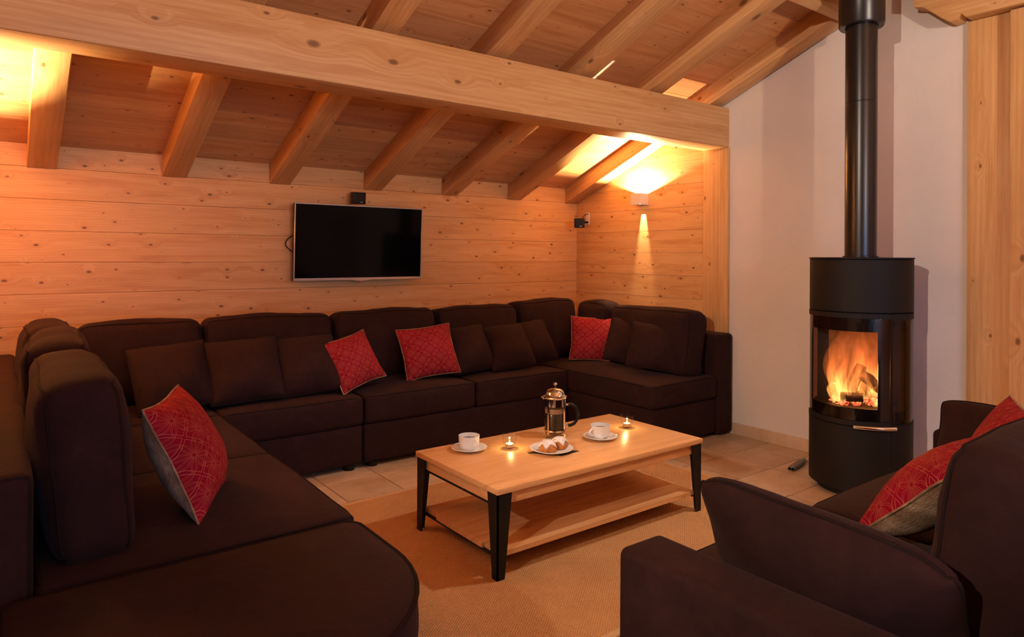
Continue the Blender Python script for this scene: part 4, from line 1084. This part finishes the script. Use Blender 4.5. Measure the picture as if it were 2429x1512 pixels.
def fp(a, d, z):
    a -= 0.018
    return Vector((SX, SY, 0)) + FRt * 0 + Vector((0.62, -0.78, 0)) * a + Vector((-0.78, -0.62, 0)) * d + Vector((0, 0, z))
def flog(p0, p1, r, label, sd):
    p0, p1 = Vector(p0), Vector(p1); d = p1 - p0
    e = None
    ln = d.length; bm = bmesh.new(); n, m = 12, 10; rings = []
    for i in range(m + 1):
        x = -ln / 2 + ln * i / m; ring = []
        for k in range(n):
            a = 2 * PI * k / n
            rr = r * (0.9 + 0.22 * noise.noise(Vector((x * 18, math.cos(a) * 2 + sd, math.sin(a) * 2))))
            if math.sin(a) < -0.3: rr *= 0.85
            ring.append(bm.verts.new((x, rr * math.cos(a), rr * math.sin(a))))
        rings.append(ring)
    for A, B in zip(rings[:-1], rings[1:]):
        for k in range(n): bm.faces.new((A[k], A[(k + 1) % n], B[(k + 1) % n], B[k]))
    bm.faces.new(rings[0][::-1]); bm.faces.new(rings[-1])
    o = frombm('firewood_log', bm, 'log', None, (p0 + p1) / 2, None, 50)
    o.rotation_euler = d.to_track_quat('X', 'Z').to_euler()
    return tag(o, label, 'log', 'burning logs in the stove')
flog(fp(-0.085, 0.055, ZF + 0.030), fp(0.015, 0.085, ZF + 0.038), 0.030, 'charred log lying at the left front of the fire', 1)
flog(fp(-0.03, 0.0, ZF + 0.05), fp(0.035, -0.035, ZF + 0.185), 0.034, 'charred log standing at the middle of the fire', 5)
flog(fp(0.015, 0.03, ZF + 0.15), fp(0.135, 0.02, ZF + 0.055), 0.033, 'charred log slanting down at the right of the fire', 9)
emb = bmesh.new()
for k in range(150):
    a = random.uniform(-0.12, 0.13); d = random.uniform(-0.06, 0.115); s = random.uniform(0.005, 0.012)
    q = fp(a, d, ZF + s * 0.4 + max(0, 0.020 - abs(a - 0.03) * 0.12) * random.random())
    r_ = bmesh.ops.create_icosphere(emb, subdivisions=1, radius=s)
    fx, fy, fz = random.uniform(0.7, 1.5), random.uniform(0.7, 1.4), random.uniform(0.5, 1.0)
    for v in r_['verts']: v.co = q + Vector((v.co.x * fx, v.co.y * fy, v.co.z * fz)) * random.uniform(0.7, 1.2)
o = frombm('embers', emb, 'ember'); tag(o, 'glowing red embers under the logs in the stove', 'embers', kind='stuff')
def tongue(base, h, r, sway, sd, mat, name='flame', sq=1.0):
    bm = bmesh.new(); n, m = 14, 14; rings = []
    for i in range(m + 1):
        t = i / m
        rr = r * (math.sin(PI * min(1, (t * 0.85 + 0.15))) ** 0.7) * (1 - t) ** (0.35 if mat == 'flame_tongue' else 0.12) + 0.0006
        ox = sway * t * t + 0.012 * math.sin(t * 6 + sd); oy = 0.010 * math.sin(t * 5 + sd * 2)
        c = Vector((0.62, -0.78, 0)) * ox + Vector((-0.78, -0.62, 0)) * oy
        rings.append([bm.verts.new(c + Vector((0.62, -0.78, 0)) * rr * math.cos(2 * PI * k / n) + Vector((-0.78, -0.62, 0)) * rr * sq * math.sin(2 * PI * k / n) + Vector((0, 0, h * t))) for k in range(n)])
    for A, B in zip(rings[:-1], rings[1:]):
        for k in range(n): bm.faces.new((A[k], A[(k + 1) % n], B[(k + 1) % n], B[k]))
    bm.faces.new(rings[0][::-1]); bm.faces.new(rings[-1])
    return frombm(name, bm, mat, fire, Vector(base) - fire.location, None, 180)
fire = thing('fire', 'orange flames burning behind the curved stove glass', 'fire', (SX, SY, ZF))
for a, d, z_, h, r, sw, sd in ((-0.125, 0.06, 0.0, 0.15, 0.024, 0.01, 1.5), (-0.11, 0.03, 0.0, 0.30, 0.034, -0.01, 1.2), (-0.095, 0.07, 0.0, 0.20, 0.028, 0.03, 1), (-0.075, 0.04, 0.02, 0.26, 0.034, 0.02, 2), (-0.045, 0.075, 0.03, 0.19, 0.022, -0.01, 3), (-0.02, 0.05, 0.02, 0.24, 0.024, 0.03, 4), (0.0, 0.095, 0.0, 0.13, 0.020, -0.02, 5),
                               (0.035, 0.075, 0.03, 0.16, 0.017, 0.008, 6), (0.06, 0.09, 0.0, 0.11, 0.026, 0.02, 7), (0.09, -0.02, 0.03, 0.28, 0.034, -0.01, 8), (0.115, 0.01, 0.03, 0.26, 0.030, -0.02, 9), (0.10, 0.085, 0.0, 0.09, 0.022, 0.0, 10), (0.02, -0.05, 0.05, 0.30, 0.035, 0.0, 11)):
    tongue(fp(a, d, ZF + z_), h, r, sw, sd, 'flame_tongue')
tongue(fp(-0.04, -0.01, ZF + 0.04), 0.40, 0.12, 0.02, 2.2, 'flame_body', 'flame_glow', 0.75)
tongue(fp(0.07, 0.0, ZF + 0.05), 0.40, 0.10, -0.02, 4.2, 'flame_body', 'flame_glow', 0.85)
fl_ = light('fire_light', 'POINT', (-0.07, -0.04, 0.16), 5, (1.0, 0.38, 0.10), 0.06); fl_.parent = fire

# grey stove glove/grip lying on the tiles
e = thing('stove_tool', 'grey stove handle lying on the floor tiles before the stove', 'tool', (3.625, 2.105, 0.0), R(8))
cushion('grip', (0, 0, 0.016), (0.16, 0.036, 0.028), e, 'greytool', 0.009, (0, 0.0, 0.0), 0.0008, (0, R(-2), 0), None, (6, 3, 3))
tube('hook', [(0.075, 0, 0.02), (0.10, 0.006, 0.026), (0.112, 0.002, 0.026), (0.116, -0.006, 0.018), (0.114, -0.01, 0.008)], 0.005, 'greytool', e, False, 8)
tube('grip_end', [(-0.078, -0.009, 0.014), (-0.086, -0.009, 0.010)], 0.008, 'blackplastic', e, False, 10)
tube('grip_end', [(-0.078, 0.009, 0.014), (-0.086, 0.009, 0.010)], 0.008, 'blackplastic', e, False, 10)
